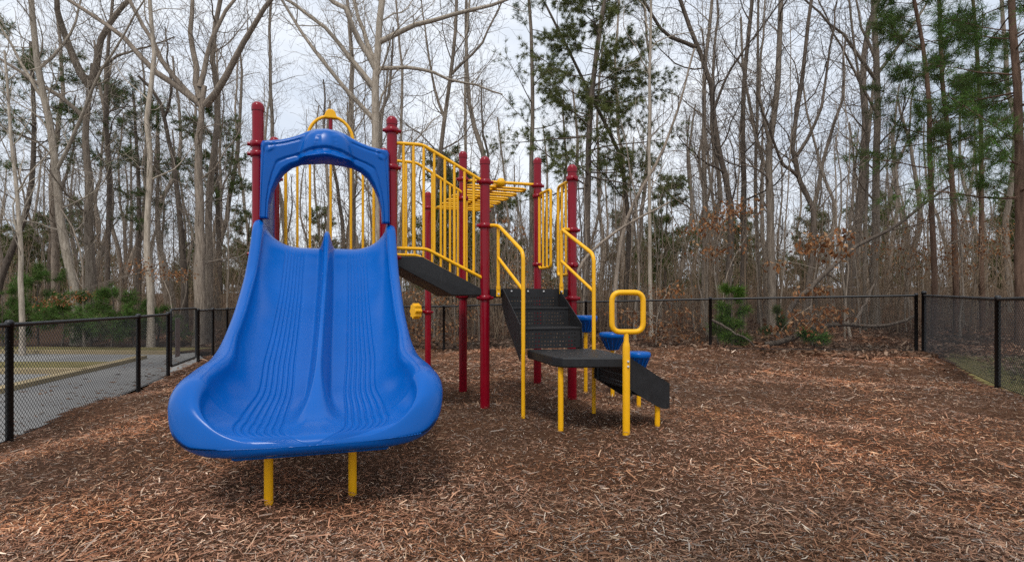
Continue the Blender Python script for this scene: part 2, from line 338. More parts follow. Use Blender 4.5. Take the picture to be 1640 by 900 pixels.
# ------------------------------------------------------------------ chain-link fences
HF = 1.067
def fence_post(p, parent, r=.03, h=HF, name='post'):
    z = gs(p[0], p[1]); m = MB().lathe([(r, -.25), (r, h - .02), (r * 1.12, h - .02), (r * 1.12, h + .012), (r * .8, h + .03), (.001, h + .036)], (p[0], p[1], z), 14)
    return m.build(name, M['fence'], parent)
def chain(p, q_, parent, z0=None, z1=None, hb=.03, ht=HF - .02, name='chain_link_mesh'):
    p, q_ = np.array(p, float), np.array(q_, float); Ld = np.linalg.norm(q_ - p); d = (q_ - p) / Ld; nrm = np.array([-d[1], d[0]])
    za, zb = (gs(*p) if z0 is None else z0), (gs(*q_) if z1 is None else z1); hh = ht - hb; st = .0505; V, Q = [], []
    for sg in (1, -1):
        for c0 in np.arange(-hh, Ld, st):
            a, b = c0, c0 + hh; a1, b1 = max(a, 0), min(b, Ld)
            if b1 - a1 < .01: continue
            ha, hb_ = (a1 - a), (b1 - a)
            if sg < 0: ha, hb_ = hh - ha, hh - hb_
            pts = []
            for s_, h_ in ((a1, ha), (b1, hb_)):
                xy = p + d * s_ + nrm * .002 * sg; zz = za + (zb - za) * s_ / Ld + hb + h_
                pts.append(np.array([xy[0], xy[1], zz]))
            tdir = pts[1] - pts[0]; tdir /= np.linalg.norm(tdir); n3 = np.array([nrm[0], nrm[1], 0]); s3 = np.cross(tdir, n3); r = .0023; b0 = len(V)
            for pt in pts:
                for an in (0, 2.094, 4.189): V.append(pt + (n3 * math.cos(an) + s3 * math.sin(an)) * r)
            Q += [(b0 + j, b0 + (j + 1) % 3, b0 + 3 + (j + 1) % 3, b0 + 3 + j) for j in range(3)]
    o0 = np.array(ROOT.get(parent.name, (0, 0, 0)))
    return link(name, mesh_np(name, np.array(V) - o0, [np.array(Q)]), M['fence'], parent)
def fence(name, pts, label, rail=True, thick=()):
    b = (pts[0][0], pts[0][1], g1(*pts[0])); f = empty(name, b, label, 'fence')
    for i, p in enumerate(pts): fence_post(p, f, .038 if i in thick else .03, HF + (.04 if i in thick else 0))
    for p, q_ in zip(pts[:-1], pts[1:]):
        za, zb = gs(*p), gs(*q_)
        MB().tube([(p[0], p[1], za + HF - .012), (q_[0], q_[1], zb + HF - .012)], .021, 10).build('top_rail', M['fence'], f)
        MB().tube([(p[0], p[1], za + .04), (q_[0], q_[1], zb + .04)], .004, 5).build('tension_wire', M['fence'], f)
        chain(p, q_, f)
    return f
lf = lambda t: tuple(LF0 + LFD * t)
bf = lambda s_: tuple(CORN + BFD * s_)
rf = lambda t: tuple(CORN + RFD * t)
fence('chain_link_fence', [lf(-3.1), lf(0), lf(3.1), lf(4.45)], 'black chain-link fence between the mulch and the car park, ending at the gate')
fence('chain_link_fence', [lf(6.35), lf(7.6), lf(9.1), tuple(CORN2)], 'short black chain-link run beyond the gate, partly behind the blue slide')
fence('chain_link_fence', [bf(.12), bf(3.7), bf(6.3), bf(9.8), bf(12.9), tuple(CORN2 + np.array([.15, -.05]))], 'long black chain-link fence along the woods behind the playground')
fence('chain_link_fence', [rf(0), rf(4.02), rf(7.4)], 'black chain-link fence running forward from the corner post on the right', thick=(0,))
# gate with its plate
ga, gb = np.array(lf(4.6)), np.array(lf(6.2)); za, zb = g1(*ga), g1(*gb)
gt = empty('gate', (ga[0], ga[1], za), 'black chain-link gate with a grey-brown plate on its frame', 'gate')
MB().tube(loop_path([(*ga, za + .12), (*ga, za + HF + .02), (*gb, zb + HF + .02), (*gb, zb + .12)], .05), .02, 10, closed=True).build('gate_frame', M['fence'], gt)
chain(ga, gb, gt, za, zb, .13, HF)
gd = (gb - ga) / np.linalg.norm(gb - ga); c = ga + gd * .27 + np.array([.957, .29]) * .03
MB().box((c[0], c[1], za + .60), (gd[0] * .13, gd[1] * .13, 0), (.957 * .006, .29 * .006, 0), (0, 0, .34)).build('plate', M['sign'], gt, .004)
MB().tube([(*(ga - gd * .06), za + .72), (*(ga + gd * .10), za + .72)], .018, 8).build('latch', M['fence'], gt)

# ------------------------------------------------------------------ the play structure
TH = R(17); U = Vector((math.cos(TH), math.sin(TH), 0)); VV = Vector((-math.sin(TH), math.cos(TH), 0)); D_ = -VV; Zup = Vector((0, 0, 1))
ps = empty('play_structure', (-.6, 5.2, 0), 'playground climbing structure with blue double slide, red posts, yellow rails and black steps', 'playground')
Mid = Vector((-1.555, 4.56, 0)); S = 1.067
FL, FR = Mid - U * .533, Mid + U * .533; BL, BR = FL + VV * S, FR + VV * S
TH2 = R(16); U2 = Vector((math.cos(TH2), math.sin(TH2), 0)); V2 = Vector((-math.sin(TH2), math.cos(TH2), 0))
A = Vector((-.25, 5.0, 0)); Dp = A + V2 * 1.067; B = A + U2 * .865; C = Dp + U2 * .872
EL, ER = Vector((-1.24, 8.0, 0)), Vector((-.40, 8.25, 0))
def post(p, top, rings=(), r=.0445, label=None):
    z = g1(p.x, p.y)
    o = MB().lathe([(r, z - .3 - 0), (r, top - .045)], (p.x, p.y, 0), 22).build('post', M['red'], ps)
    MB().lathe([(r + .004, top - .075), (r + .005, top - .05), (r + .004, top - .035), (r * .93, top - .018), (r * .6, top - .004), (.001, top)], (p.x, p.y, 0), 22).build('cap', M['red'], o)
    for item in rings:
        zr, dr = item if isinstance(item, tuple) else (item, None)
        m = MB().lathe([(r, zr - .024), (r + .012, zr - .022), (r + .014, zr), (r + .012, zr + .022), (r, zr + .024)], (p.x, p.y, 0), 22)
        for sgn in (1, -1):
            dv = (dr or U) * sgn; m.tube([p + dv * (r + .004) + Zup * zr, p + dv * (r + .034) + Zup * zr], [.017, .015], 10)
        m.build('collar', M['red'], o)
    return o
hz = lambda px_y, Zd: EYE - (px_y - H0) / F * Zd
post(FL, 2.595, ((2.25, U), (2.17, U), 1.36)); post(FR, 2.585, ((2.46, U), (2.14, U), 1.36)); post(BL, 2.62, (1.36, 2.2)); post(BR, 2.60, (1.36, 2.2))
post(A, hz(251, 5.0), ((hz(292, 5), U2), (hz(362, 5), U2), (hz(477, 5), U2))); post(B, hz(264, 5.24), ((hz(287, 5.24), V2), (hz(369, 5.24), U2), (hz(425, 5.24), V2), (hz(478, 5.24), U2)))
post(C, hz(253, 6.27), ((hz(298, 6.27), U2), (hz(315, 6.27), V2), (hz(424, 6.27), V2), 1.04)); post(Dp, hz(243, 6.03), ((hz(288, 6.03), U2), (hz(319, 6.03), V2), (hz(475, 6.03), U2)))
post(EL, 2.60, ((2.36, U2), (hz(500, 8), U2))); post(ER, 2.55, ((2.36, U2),))
# decks
def deck(c0, c1, c2, c3, top, th, name='deck'):
    pl = [Vector((p.x, p.y, top - th)) for p in (c0, c1, c2, c3)]; return MB().prism(pl, (0, 0, th)).build(name, M['deck'], ps, .006)
DK1, DK2 = 1.395, EYE + .123
deck(FL + U * .05, FR - U * .05, BR - U * .05, BL + U * .05, DK1, .06)
i2 = .06; dk2 = deck(A + U2 * .05 - V2 * .01, B - U2 * .05 - V2 * .01, C - U2 * .05, Dp + U2 * .05, DK2, .075)
# bridge: solid side plate profile carried across
nr = lambda px, py: PX(px, py, 4.74 + (px - 640) / (771 - 640) * .24)
prof = [nr(632, 410.6), nr(676, 411.2), nr(771, 462.5), nr(773, 472.8), nr(724, 472.8), nr(632, 424)]
br = MB().prism([p - V2 * .01 for p in prof], V2 * .92).build('bridge_deck', M['deck'], ps, .005)
# railings
def balusters(o, top, bot, xs_, r=.0125):
    for t in xs_:
        MB().tube([bot(t), top(t)], r, 8).build('baluster', M['yellow'], o)
def lerp3(pts):
    P = [Vector(p) for p in pts]; Ls = [0]
    for a, b in zip(P[:-1], P[1:]): Ls.append(Ls[-1] + (b.xy - a.xy).length)
    def f(t):
        s_ = t * Ls[-1]
        for i in range(len(P) - 1):
            if s_ <= Ls[i + 1] + 1e-6: return P[i].lerp(P[i + 1], (s_ - Ls[i]) / (Ls[i + 1] - Ls[i]))
        return P[-1]
    return f
top = [nr(634, 229.5), nr(677, 232.5), nr(774, 291)]; bot = [nr(634, 397.5), nr(683, 399), nr(774, 446)]
rl = MB().tube(arc_path(top, .04), .0155, 10).build('guardrail', M['yellow'], ps); MB().tube(arc_path(bot, .04), .0155, 10).build('bottom_rail', M['yellow'], rl)
tf, bf_ = lerp3(top), lerp3(bot)
pxt = lambda px: (px - 634) / (774 - 634)
balusters(rl, tf, bf_, [pxt(v) for v in (645.7, 661, 677, 693.7, 710.7, 726, 742.7, 758)])
fr_ = lambda px, py: PX(px, py, 5.74 + (px - 640) / 105 * .27)
top = [fr_(636, 258), fr_(667, 261), fr_(741, 309), fr_(747, 318), fr_(747, 452)]; bot = [fr_(636, 408), fr_(668, 409), fr_(747, 452)]
rl = MB().tube(arc_path(top, .05), .0155, 10).build('guardrail', M['yellow'], ps); MB().tube(arc_path(bot, .03), .0155, 10).build('bottom_rail', M['yellow'], rl)
balusters(rl, lerp3(top[:3]), lerp3([bot[0], bot[1], fr_(741, 449)]), [(px - 636) / 105 for px in (650, 663, 677, 691, 705, 720, 733)])
# back barrier of the slide deck with a hoop on top
bc = (BL + BR) / 2; lo, hi = 1.46, 2.44
pt = lambda a, z: bc + U * a + Zup * z
rl = MB().tube(loop_path([pt(-.43, lo), pt(.43, lo), pt(.43, hi), pt(-.43, hi)], .07), .0155, 10, closed=True).build('barrier', M['yellow'], ps)
for a in (-.32, -.2, 0, .2, .32): MB().tube([pt(a, lo), pt(a, hi)], .0135, 8).build('baluster', M['yellow'], rl)
MB().tube([pt(-.22, hi)] + [pt(-.22 * math.cos(x_), 2.64 + .24 * math.sin(x_)) for x_ in np.linspace(0, math.pi, 17)] + [pt(.22, hi)], .0165, 10).build('hoop', M['yellow'], rl)
MB().prism([pt(-.07, 2.855) - VV * .03, pt(.07, 2.855) - VV * .03, pt(.045, 2.925) - VV * .03, pt(.02, 2.95) - VV * .03, pt(-.02, 2.95) - VV * .03, pt(-.045, 2.925) - VV * .03], VV * .06).build('hoop_plate', M['yellow'], rl, .01)
MB().tube([pt(0, 2.44), pt(0, 2.87)], .02, 10).build('hoop_stem', M['red'], rl)
# blue side panel on the far side of the slide deck
m = MB(); m.box((FL + BL) / 2 + Zup * 1.86, VV * .45, U * .012, Zup * .4)
sp_ = m.build('side_panel', M['blue'], ps, .01)
# slide
def cs(xs_, ys_):
    xs_, ys_ = np.array(xs_, float), np.array(ys_, float)
    def f(x):
        i = np.clip(np.searchsorted(xs_, x) - 1, 0, len(xs_) - 2); m_ = np.gradient(ys_, xs_)
        h = xs_[i + 1] - xs_[i]; t = (x - xs_[i]) / h
        return (2 * t**3 - 3 * t**2 + 1) * ys_[i] + (t**3 - 2 * t**2 + t) * h * m_[i] + (-2 * t**3 + 3 * t**2) * ys_[i + 1] + (t**3 - t**2) * h * m_[i + 1]
    return f
zb_ = cs([-.02, .06, .2, .44, .8, 1.22, 1.5, 1.75, 2.0, 2.2], [1.42, 1.395, 1.26, 1.035, .80, .575, .445, .375, .35, .345])
wo_ = cs([-.02, .3, .6, 1.0, 1.32, 1.5, 1.65, 1.8], [.56, .555, .555, .555, .57, .605, .65, .668])
rb_ = cs([-.02, .1, .3, .6, 1.0, 1.4, 1.7, 1.85, 1.98, 2.08, 2.15, 2.2], [.20, .18, .16, .155, .16, .172, .19, .19, .155, .095, .045, .008])
db_ = cs([-.02, .15, .5, 1.0, 1.4, 1.5, 1.62, 1.8, 1.95, 2.2], [.145, .15, .18, .195, .195, .19, .165, .10, .035, .0])
dw_ = cs([-.02, .5, 1.3, 1.6, 1.9, 2.2], [.039, .040, .042, .05, .095, .13])
xsn = np.concatenate([np.linspace(-.02, 1.9, 72), 1.905 + .3195 * np.sin(np.linspace(.02, math.pi / 2, 44))])
tt = np.concatenate([np.linspace(-1, -.76, 22)[:-1], np.linspace(-.76, -.26, 130)[:-1], np.linspace(-.26, .26, 61)[:-1], np.linspace(.26, .76, 130)[:-1], np.linspace(.76, 1, 22)])
def slide_row(x):
    z0, rh = zb_(x), rb_(x); wing = min(1, max(0, (x - 1.15) / .5)); wing = wing * wing * (3 - 2 * wing)
    Wo = wo_(x) if x < 1.8 else .668 * max(.0005, 1 - ((x - 1.8) / .425) ** 3.0) ** (1 / 3.0)      # outer half width
    end = min(1, max(0, (x - 1.9) / .3)); rr = (.040 + .045 * wing) * (1 - .55 * end)              # half thickness of the rolled rim
    rr = min(rr, Wo * .4); Wi = Wo - 2 * rr; at = np.abs(tt); k_ = np.clip((at - .38) / .62, 0, 1)
    hgt = rh * (1 - (1 - k_ ** 2.3) ** .62) + .012 * (at < 2) * np.clip((.12 - at) / .12, 0, 1) * 0
    hgt = hgt + db_(x) * np.exp(-np.abs(tt * Wi / dw_(x)) ** 3.0)
    fr0, fr1 = .36 - .06 * x / 2.2, .64 + .08 * x / 2.2; depth = .007 * min(1, max(0, (x - .03) / .1))
    for j in range(7):
        c_ = fr0 + (fr1 - fr0) * j / 6; hgt = hgt - depth * np.exp(-((at - c_) * Wi / .0062) ** 2)
    zr = z0 + rh; bot_ = z0 - .045 - .045 * min(1, x); ra = rr * .85 * min(1, rh / .10)
    inner = [(t * Wi, z0 + h_) for t, h_ in zip(tt, hgt)]
    roll = [(Wi + rr * (1 - math.cos(a)), zr + ra * math.sin(a) - (.035 * wing + .01) * min(1, rh / .1) * (1 - math.cos(a)) / 2) for a in np.linspace(.25, math.pi, 11)]
    zw = roll[-1][1]; ins = Wo * (.08 + .16 * wing)
    wall = [(Wo - ins * (1 - math.sqrt(max(0, 1 - k2 ** 2.2))), zw + (bot_ - zw) * k2) for k2 in (.15, .3, .45, .6, .72, .83, .92, .97, 1)]
    under = [(x_, bot_) for x_ in np.linspace(wall[-1][0] * .9, -wall[-1][0] * .9, 8)]
    right = roll + wall
    loop_ = inner + right + under + [(-a, b) for a, b in reversed(right)]
    fw = min(1, max(0, (x - 1.98) / .16))
    if fw > 0:                                                       # the lip rounds over towards the front outline
        zc_ = z0 - .04; out = []
        for a, z in loop_:
            xe = 1.8 + .425 * max(0, 1 - (abs(a) / .668) ** 3.0) ** (1 / 3.0); q_ = min(1, max(0, 1 - (xe - x) / .055)); out.append((a, z + (zc_ - z) * fw * (1 - math.sqrt(1 - q_ * q_))))
        loop_ = out
    return loop_
rows = []
for x in xsn: rows.append([Mid + D_ * (x * .945 + .03) + U * a + Zup * z for a, z in slide_row(x)])
zc_ = zb_(2.2245) - .04; rows.append([Vector((v.x, v.y, zc_)) + D_ * .002 for v in rows[-1]])      # closes the lip
nk = len(rows[0]); V = np.array([[tuple(v) for v in r_] for r_ in rows]).reshape(-1, 3) - np.array(ps.location)
i = np.arange(len(rows) - 1)[:, None] * nk + np.arange(nk)[None]; j = np.arange(len(rows) - 1)[:, None] * nk + (np.arange(nk)[None] + 1) % nk
Q = np.stack([i, i + nk, j + nk, j], -1).reshape(-1, 4)
me = mesh_np('slide', V, [Q[:, ::-1]])
slide = link('slide', me, M['blue'], ps)
m = MB()
m.prism([Mid + D_ * (1.62) + U * a + Zup * .31 for a in (-.40, .40)] + [Mid + D_ * 2.05 + U * a + Zup * .275 for a in (.36, -.36)], (0, 0, -.045)); m.build('under_tray', M['blue'], slide, .02)
for a, off in ((-.21, .03), (.185, -.07)):
    p = Mid + D_ * (1.90 + off) + U * a; MB().tube([(p.x, p.y, g1(p.x, p.y) - .2), (p.x, p.y, .29)], .0215, 14).build('slide_leg', M['yellow'], slide)
# hood over the slide entrance
outer = [(.515, 1.642), (.512, 1.95), (.510, 2.255), (.497, 2.279), (.44, 2.284), (.36, 2.297), (.28, 2.322), (.21, 2.352), (.15, 2.386), (.09, 2.409), (0, 2.42)]
inner = [(.444, 1.642), (.436, 1.76), (.412, 1.86), (.375, 1.945), (.33, 2.015), (.27, 2.068), (.20, 2.10), (.12, 2.112), (.06, 2.118), (.03, 2.122), (0, 2.122)]
def resamp(pts, n):
    P = np.array(pts); s_ = np.concatenate([[0], np.cumsum(np.linalg.norm(np.diff(P, axis=0), axis=1))]); t = np.linspace(0, s_[-1], n)
    return np.stack([np.interp(t, s_, P[:, 0]), np.interp(t, s_, P[:, 1])], 1)
o_, n_ = resamp(outer, 66), resamp(inner, 66)
o_ = np.concatenate([o_ * [-1, 1], o_[::-1][1:]]); n_ = np.concatenate([n_ * [-1, 1], n_[::-1][1:]])
nw = 40; Vf, rowsn = [], len(o_)
for front in (1, 0):
    for i in range(rowsn):
        for kx in range(nw):
            f_ = kx / (nw - 1); a, z = n_[i] * (1 - f_) + o_[i] * f_
            edge = min(f_, 1 - f_); d_ = .075 * (1 - math.exp(-edge / .06)) if front else -.0
            if front:
                e2 = (a / .215) ** 2 + ((z - 2.13) / .29) ** 2
                if e2 < 1 and z > 2.13: d_ += .11 * (1 - e2) ** .7 * min(1, (1 - f_) * 6)
                for ca_, cz_, ha_, hz_, sl in ((0, 2.285, .052, .092, 0), (-.122, 2.262, .046, .085, .35), (.122, 2.262, .046, .085, -.35)):
                    e3 = ((a - ca_ - sl * (z - cz_)) / ha_) ** 4 + ((z - cz_) / hz_) ** 4; d_ += .008 * min(1, max(0, (1 - e3) * 3))
                if abs(a) > .2: d_ -= .010 * math.exp(-((f_ - .30) / .035) ** 2) + .010 * math.exp(-((f_ - .78) / .035) ** 2)
                brim = max(0, 1 - (abs(a) / .24) ** 4); d_ += (.012 + .032 * brim * (1 + .25 * math.cos(a * 42))) * math.exp(-((f_ - .10) / .07) ** 2); d_ -= .02 * brim * math.exp(-((f_ - .30) / .05) ** 2)
                for sx in (-1, 1):
                    rr_ = math.hypot(a - sx * .445, z - 2.225)
                    d_ += .009 * math.exp(-((rr_ - .036) / .008) ** 2) + .008 * math.exp(-(rr_ / .014) ** 2)
            Vf.append(Mid + U * a + Zup * z + D_ * (.025 + d_))
n1_ = rowsn * nw; Q = []
for i in range(rowsn - 1):
    for kx in range(nw - 1):
        q_ = (i * nw + kx, i * nw + kx + 1, (i + 1) * nw + kx + 1, (i + 1) * nw + kx); Q.append(q_); Q.append(tuple(n1_ + v for v in reversed(q_)))
    for kx in (0, nw - 1): Q.append((i * nw + kx, (i + 1) * nw + kx, n1_ + (i + 1) * nw + kx, n1_ + i * nw + kx))
for i in (0, rowsn - 1):
    for kx in range(nw - 1): Q.append((i * nw + kx, i * nw + kx + 1, n1_ + i * nw + kx + 1, n1_ + i * nw + kx))
hb = MB(); hb.add(Vf, Q); hood = hb.build('slide_hood', M['blue'], ps)
# stairs between the lower deck and the landing
sdir = Vector((math.sin(TH2), -math.cos(TH2), 0)); W_ = .555
s0 = Vector((-.085, 4.99, 0)); run = .62
z_l = [DK2, EYE - .045, EYE - .212, EYE - .385]; xst = [0, .0, .27, .54]
def sp(a, b, z): return s0 + U2 * a + sdir * b + Zup * z
for sgn in (0, 1):
    a = 0 if sgn == 0 else W_
    prof = [sp(a, -.03, DK2 + .004), sp(a, .0, DK2 + .004), sp(a, .54, z_l[2] + .03), sp(a, .56, z_l[3] - .02), sp(a, .54, z_l[3] - .10), sp(a, .10, DK2 - .30), sp(a, -.03, DK2 - .16)]
    if sgn == 0: stg = MB().prism(prof, U2 * .006).build('stair_flight', M['deck'], ps)
    else: MB().prism(prof, U2 * -.006).build('stringer', M['deck'], stg)
def tread(b0, b1, z, a0=.008, a1=W_ - .008):
    MB().prism([sp(a0, b0, z - .018), sp(a1, b0, z - .018), sp(a1, b1, z - .018), sp(a0, b1, z - .018)], (0, 0, .018)).build('tread', M['deck'], stg, .004)
def riser_plate(b, zlo, zhi, parent, spf, a0=.012, a1=W_ - .012, rows_=4, cols_=17):
    """plate with real punched holes: a lattice of quads round square openings"""
    m = MB(); hs = .0055
    xs_ = [a0] + sum([[a0 + .05 + (a1 - a0 - .1) * i / (cols_ - 1) - hs, a0 + .05 + (a1 - a0 - .1) * i / (cols_ - 1) + hs] for i in range(cols_)], []) + [a1]
    zz = [zlo] + sum([[zlo + .025 + (zhi - zlo - .06) * i / (rows_ - 1) - hs * .8, zlo + .025 + (zhi - zlo - .06) * i / (rows_ - 1) + hs * .8] for i in range(rows_)], []) + [zhi]
    for i in range(len(xs_) - 1):
        for j in range(len(zz) - 1):
            if i % 2 == 1 and j % 2 == 1: continue
            m.add([spf(xs_[i], b, zz[j]), spf(xs_[i + 1], b, zz[j]), spf(xs_[i + 1], b, zz[j + 1]), spf(xs_[i], b, zz[j + 1])], [(0, 1, 2, 3)], False)
    return m.build('riser', M['deck'], parent)
riser_plate(.0, z_l[1], DK2 - .045, stg, sp, rows_=3); tread(0, .27, z_l[1]); riser_plate(.262, z_l[2], z_l[1] - .016, stg, sp); tread(.262, .54, z_l[2]); riser_plate(.532, z_l[3], z_l[2] - .016, stg, sp)
MB().prism([sp(.0, -.012, DK2 - .05), sp(W_, -.012, DK2 - .05), sp(W_, -.012, DK2 + .003), sp(0, -.012, DK2 + .003)], sdir * .008).build('mounting_plate', M['deck'], stg)
for a in (.085, .245, .40):
    p = sp(a, -.004, DK2 - .022); MB().tube([p, p + sdir * .008, p + sdir * .012], [.0095, .0085, .004], 10).build('bolt', M['steel'], stg)
# landing
zl_ = EYE - .395
ld = [(.125, 4.52), (.295, 3.95), (.36, 3.86), (.80, 3.86), (.865, 3.93), (.70, 4.66)]
land = MB().prism([(x, y, zl_ - .072) for x, y in ld], (0, 0, .072)).build('landing', M['deck'], ps, .01)
def leg(px, y0, Z, ztop, r, parent, name='leg'):
    p = PX(px, y0, Z); return MB().tube([(p.x, p.y, g1(p.x, p.y) - .2), (p.x, p.y, ztop)], r, 14).build(name, M['yellow'], parent)
leg(898, 703, 3.93, zl_ - .07, .0205, land)
# second flight going down to the right
s2 = Vector((.862, 3.95, 0)); tl = .565
def sq(a, b, z): return s2 + U * a + VV * b + Zup * z
for b in (0, .56):
    st2 = MB(); st2.prism([sq(0, b, tl), sq(.33, b, .365), sq(.33, b, .178), sq(.29, b, .176), sq(.22, b, .20), sq(-.02, b, .345), sq(-.02, b, tl)], VV * (.006 if b == 0 else -.006))
    if b == 0: st2o = st2.build('lower_steps', M['deck'], ps)
    else: st2.build('stringer', M['deck'], st2o)
MB().prism([sq(.02, .008, .34), sq(.32, .008, .34), sq(.32, .552, .34), sq(.02, .552, .34)], (0, 0, -.018)).build('tread', M['deck'], st2o, .004)
riser_plate(0, .345, .56, st2o, lambda a, b, z: sq(.012, a, z), .012, .545)
riser_plate(0, .20, .32, st2o, lambda a, b, z: sq(.318, a, z), .012, .545)
p = sq(.25, .04, 0); MB().tube([(p.x, p.y, g1(p.x, p.y) - .2), (p.x, p.y, .21)], .02, 14).build('leg', M['yellow'], st2o)
# hand loop
lp = PX(1003, 690, 3.84); lp.z = 0; zc = hz(500, 3.84)
hl = MB().tube([(lp.x, lp.y, g1(lp.x, lp.y) - .2), (lp.x, lp.y, hz(556, 3.84)), (lp.x, lp.y, hz(551, 3.84)), (lp.x, lp.y, hz(546, 3.84)), (lp.x, lp.y, hz(530, 3.84))], [.0265, .0265, .024, .018, .018], 16).build('hand_loop', M['yellow'], ps)
lx = Vector((1, .08, 0)).normalized(); hw, hh = 25.5 / F * 3.84, 31.5 / F * 3.84; ctr = Vector((lp.x + .009, lp.y, zc))
MB().tube(loop_path([ctr + lx * sx * hw + Zup * sz * hh for sx, sz in ((-1, -1), (1, -1), (1, 1), (-1, 1))], .065, 6), .0195, 12, closed=True).build('loop', M['yellow'], hl)
for y_ in (578.5, 586.5):
    p = Vector((lp.x + .008, lp.y - .026, hz(y_, 3.84))); MB().tube([p, p + Vector((0, -.006, 0)), p + Vector((0, -.010, 0))], [.009, .008, .004], 10).build('bolt', M['steel'], hl)
# stair handrails
def handrail(px_in, ring, y_in, px_out, y_top, Zi, Zo, tab_y, low0, low1, end_ring):
    a = PX(px_in, y_in, Zi); bt = PX(px_out, y_top, Zo); base = Vector((bt.x, bt.y, g1(bt.x, bt.y) - .2))
    o = MB().tube(arc_path([end_ring, a, bt, base], .07, 6), .0165, 12).build('handrail', M['yellow'], ps)
    tb = PX(px_in, tab_y, Zi); MB().tube([a - Zup * .01, tb + Zup * .06], .0155, 10).box(tb + Zup * .045, U2 * .018, V2 * .006, Zup * .05).build('upright', M['yellow'], o)
    l0, l1 = PX(px_in, low0, Zi), PX(px_out, low1, Zo); MB().tube([l0, l1], .0145, 10).build('lower_bar', M['yellow'], o)
    p = tb + Zup * .02 - V2 * .008; MB().tube([p, p - V2 * .008], .009, 8).build('bolt', M['steel'], o)
handrail(798, None, 361, 838, 404, 4.96, 4.42, 474, 413, 465, A + Zup * hz(361.5, 5.0))
handrail(899, None, 367, 951, 408, 5.12, 4.55, 470, 418, 467, B + Zup * hz(368.5, 5.24))
# hand-hold panels beside the climber opening
def hold(p, dirv, Lh, zt, zbm, nb):
    a, b = p + dirv * .055, p + dirv * Lh
    o = MB().tube(loop_path([a + Zup * zbm, b + Zup * zbm, b + Zup * zt, a + Zup * zt], .05), .0155, 10, closed=True).build('hand_hold', M['yellow'], ps)
    for i in range(nb):
        q_ = a.lerp(b, (i + 1) / (nb + 1)); MB().tube([q_ + Zup * zbm, q_ + Zup * zt], .0125, 8).build('baluster', M['yellow'], o)
hold(C, Vector((.36, -.93, 0)).normalized(), .36, hz(311, 6.2), hz(430, 6.2), 2)
hold(B, V2, .38, hz(293, 5.4), hz(440, 5.4), 2)
# overhead loop ladder
z_l2 = hz(293, 6.16)
lad = MB().tube([Dp + Zup * z_l2, C + Zup * z_l2], .017, 10).build('overhead_ladder', M['yellow'], ps); MB().tube([EL + Zup * 2.36, ER + Zup * 2.36], .017, 10).build('end_bar', M['yellow'], lad)
m0 = (Dp + C) / 2 + Zup * z_l2; m1 = (EL + ER) / 2 + Zup * 2.36
MB().tube([m0, m1], .032, 14).build('spine', M['yellow'], lad)
MB().lathe([(.001, -.052), (.03, -.043), (.047, -.02), (.052, 0), (.047, .02), (.03, .043), (.001, .052)], m0, 14).build('ball_end', M['yellow'], lad)
sd_ = (m1 - m0).normalized(); sx_ = Vector((sd_.y, -sd_.x, 0))
for i in range(6):
    c_ = m0.lerp(m1, .06 + .155 * i) - Zup * .03
    MB().tube(loop_path([c_ - sx_ * .36 - sd_ * .0, c_ + sx_ * .36, c_ + sx_ * .36 + sd_ * .15, c_ - sx_ * .36 + sd_ * .15], .06), .0145, 8, closed=True).build('rung_loop', M['yellow'], lad)
# flower wheel on the far post
fz = hz(498, 8); fc = EL - U2 * .13 + Zup * fz - V2 * .02
fo = MB(); ring = []
for k in range(60):
    an = 2 * math.pi * k / 60; r_ = .105 + .012 * math.cos(8 * an); ring.append(fc + V2 * .55 * math.cos(an) * r_ * .9 - U2 * .35 * math.cos(an) * r_ + Zup * math.sin(an) * r_)
nrm_ = (U2 * .84 + V2 * .53).normalized() * .12
fo.prism(ring, -nrm_); flo = fo.build('flower_wheel', M['yellow'], ps, .02)
MB().tube([EL + Zup * fz, fc], .016, 8).build('axle', M['red'], flo)
# stepping pods
def pod(px, ytop, Z, label, wpx):
    p = PX(px, ytop, Z); r_ = wpx / 2 / F * Z; zg = g1(p.x, p.y)
    o = empty('stepping_pod', (p.x, p.y, zg), label, 'stepping pod', 'blue stepping pods behind the black steps')
    MB().lathe([(.001, 0), (r_ * .8, .0), (r_ * .95, -.006), (r_, -.02), (r_, -.045), (r_ * .95, -.055), (r_ * .86, -.06), (r_ * .42, -.185), (.03, -.19)], p, 26).build('pod_top', M['blue'], o)
    m = MB()
    for k in range(14):
        an = 2 * math.pi * k / 14; c_, s_ = math.cos(an), math.sin(an)
        m.tube([(p.x + r_ * .86 * c_, p.y + r_ * .86 * s_, p.z - .06), (p.x + r_ * .43 * c_, p.y + r_ * .43 * s_, p.z - .18)], .006, 5)
    m.build('ribs', M['blue'], o)
    MB().tube([(p.x, p.y, zg - .2), (p.x, p.y, p.z - .15)], .021, 12).build('pod_post', M['yellow'], o)
pod(938, 505, 6.0, 'blue stepping pod half hidden behind the right stair handrail, highest of three', 38)
pod(981, 532, 5.75, 'blue stepping pod seen beside the yellow hand loop, middle of three', 43)
pod(1023, 563, 5.2, 'blue stepping pod just above the lowest black steps', 38)
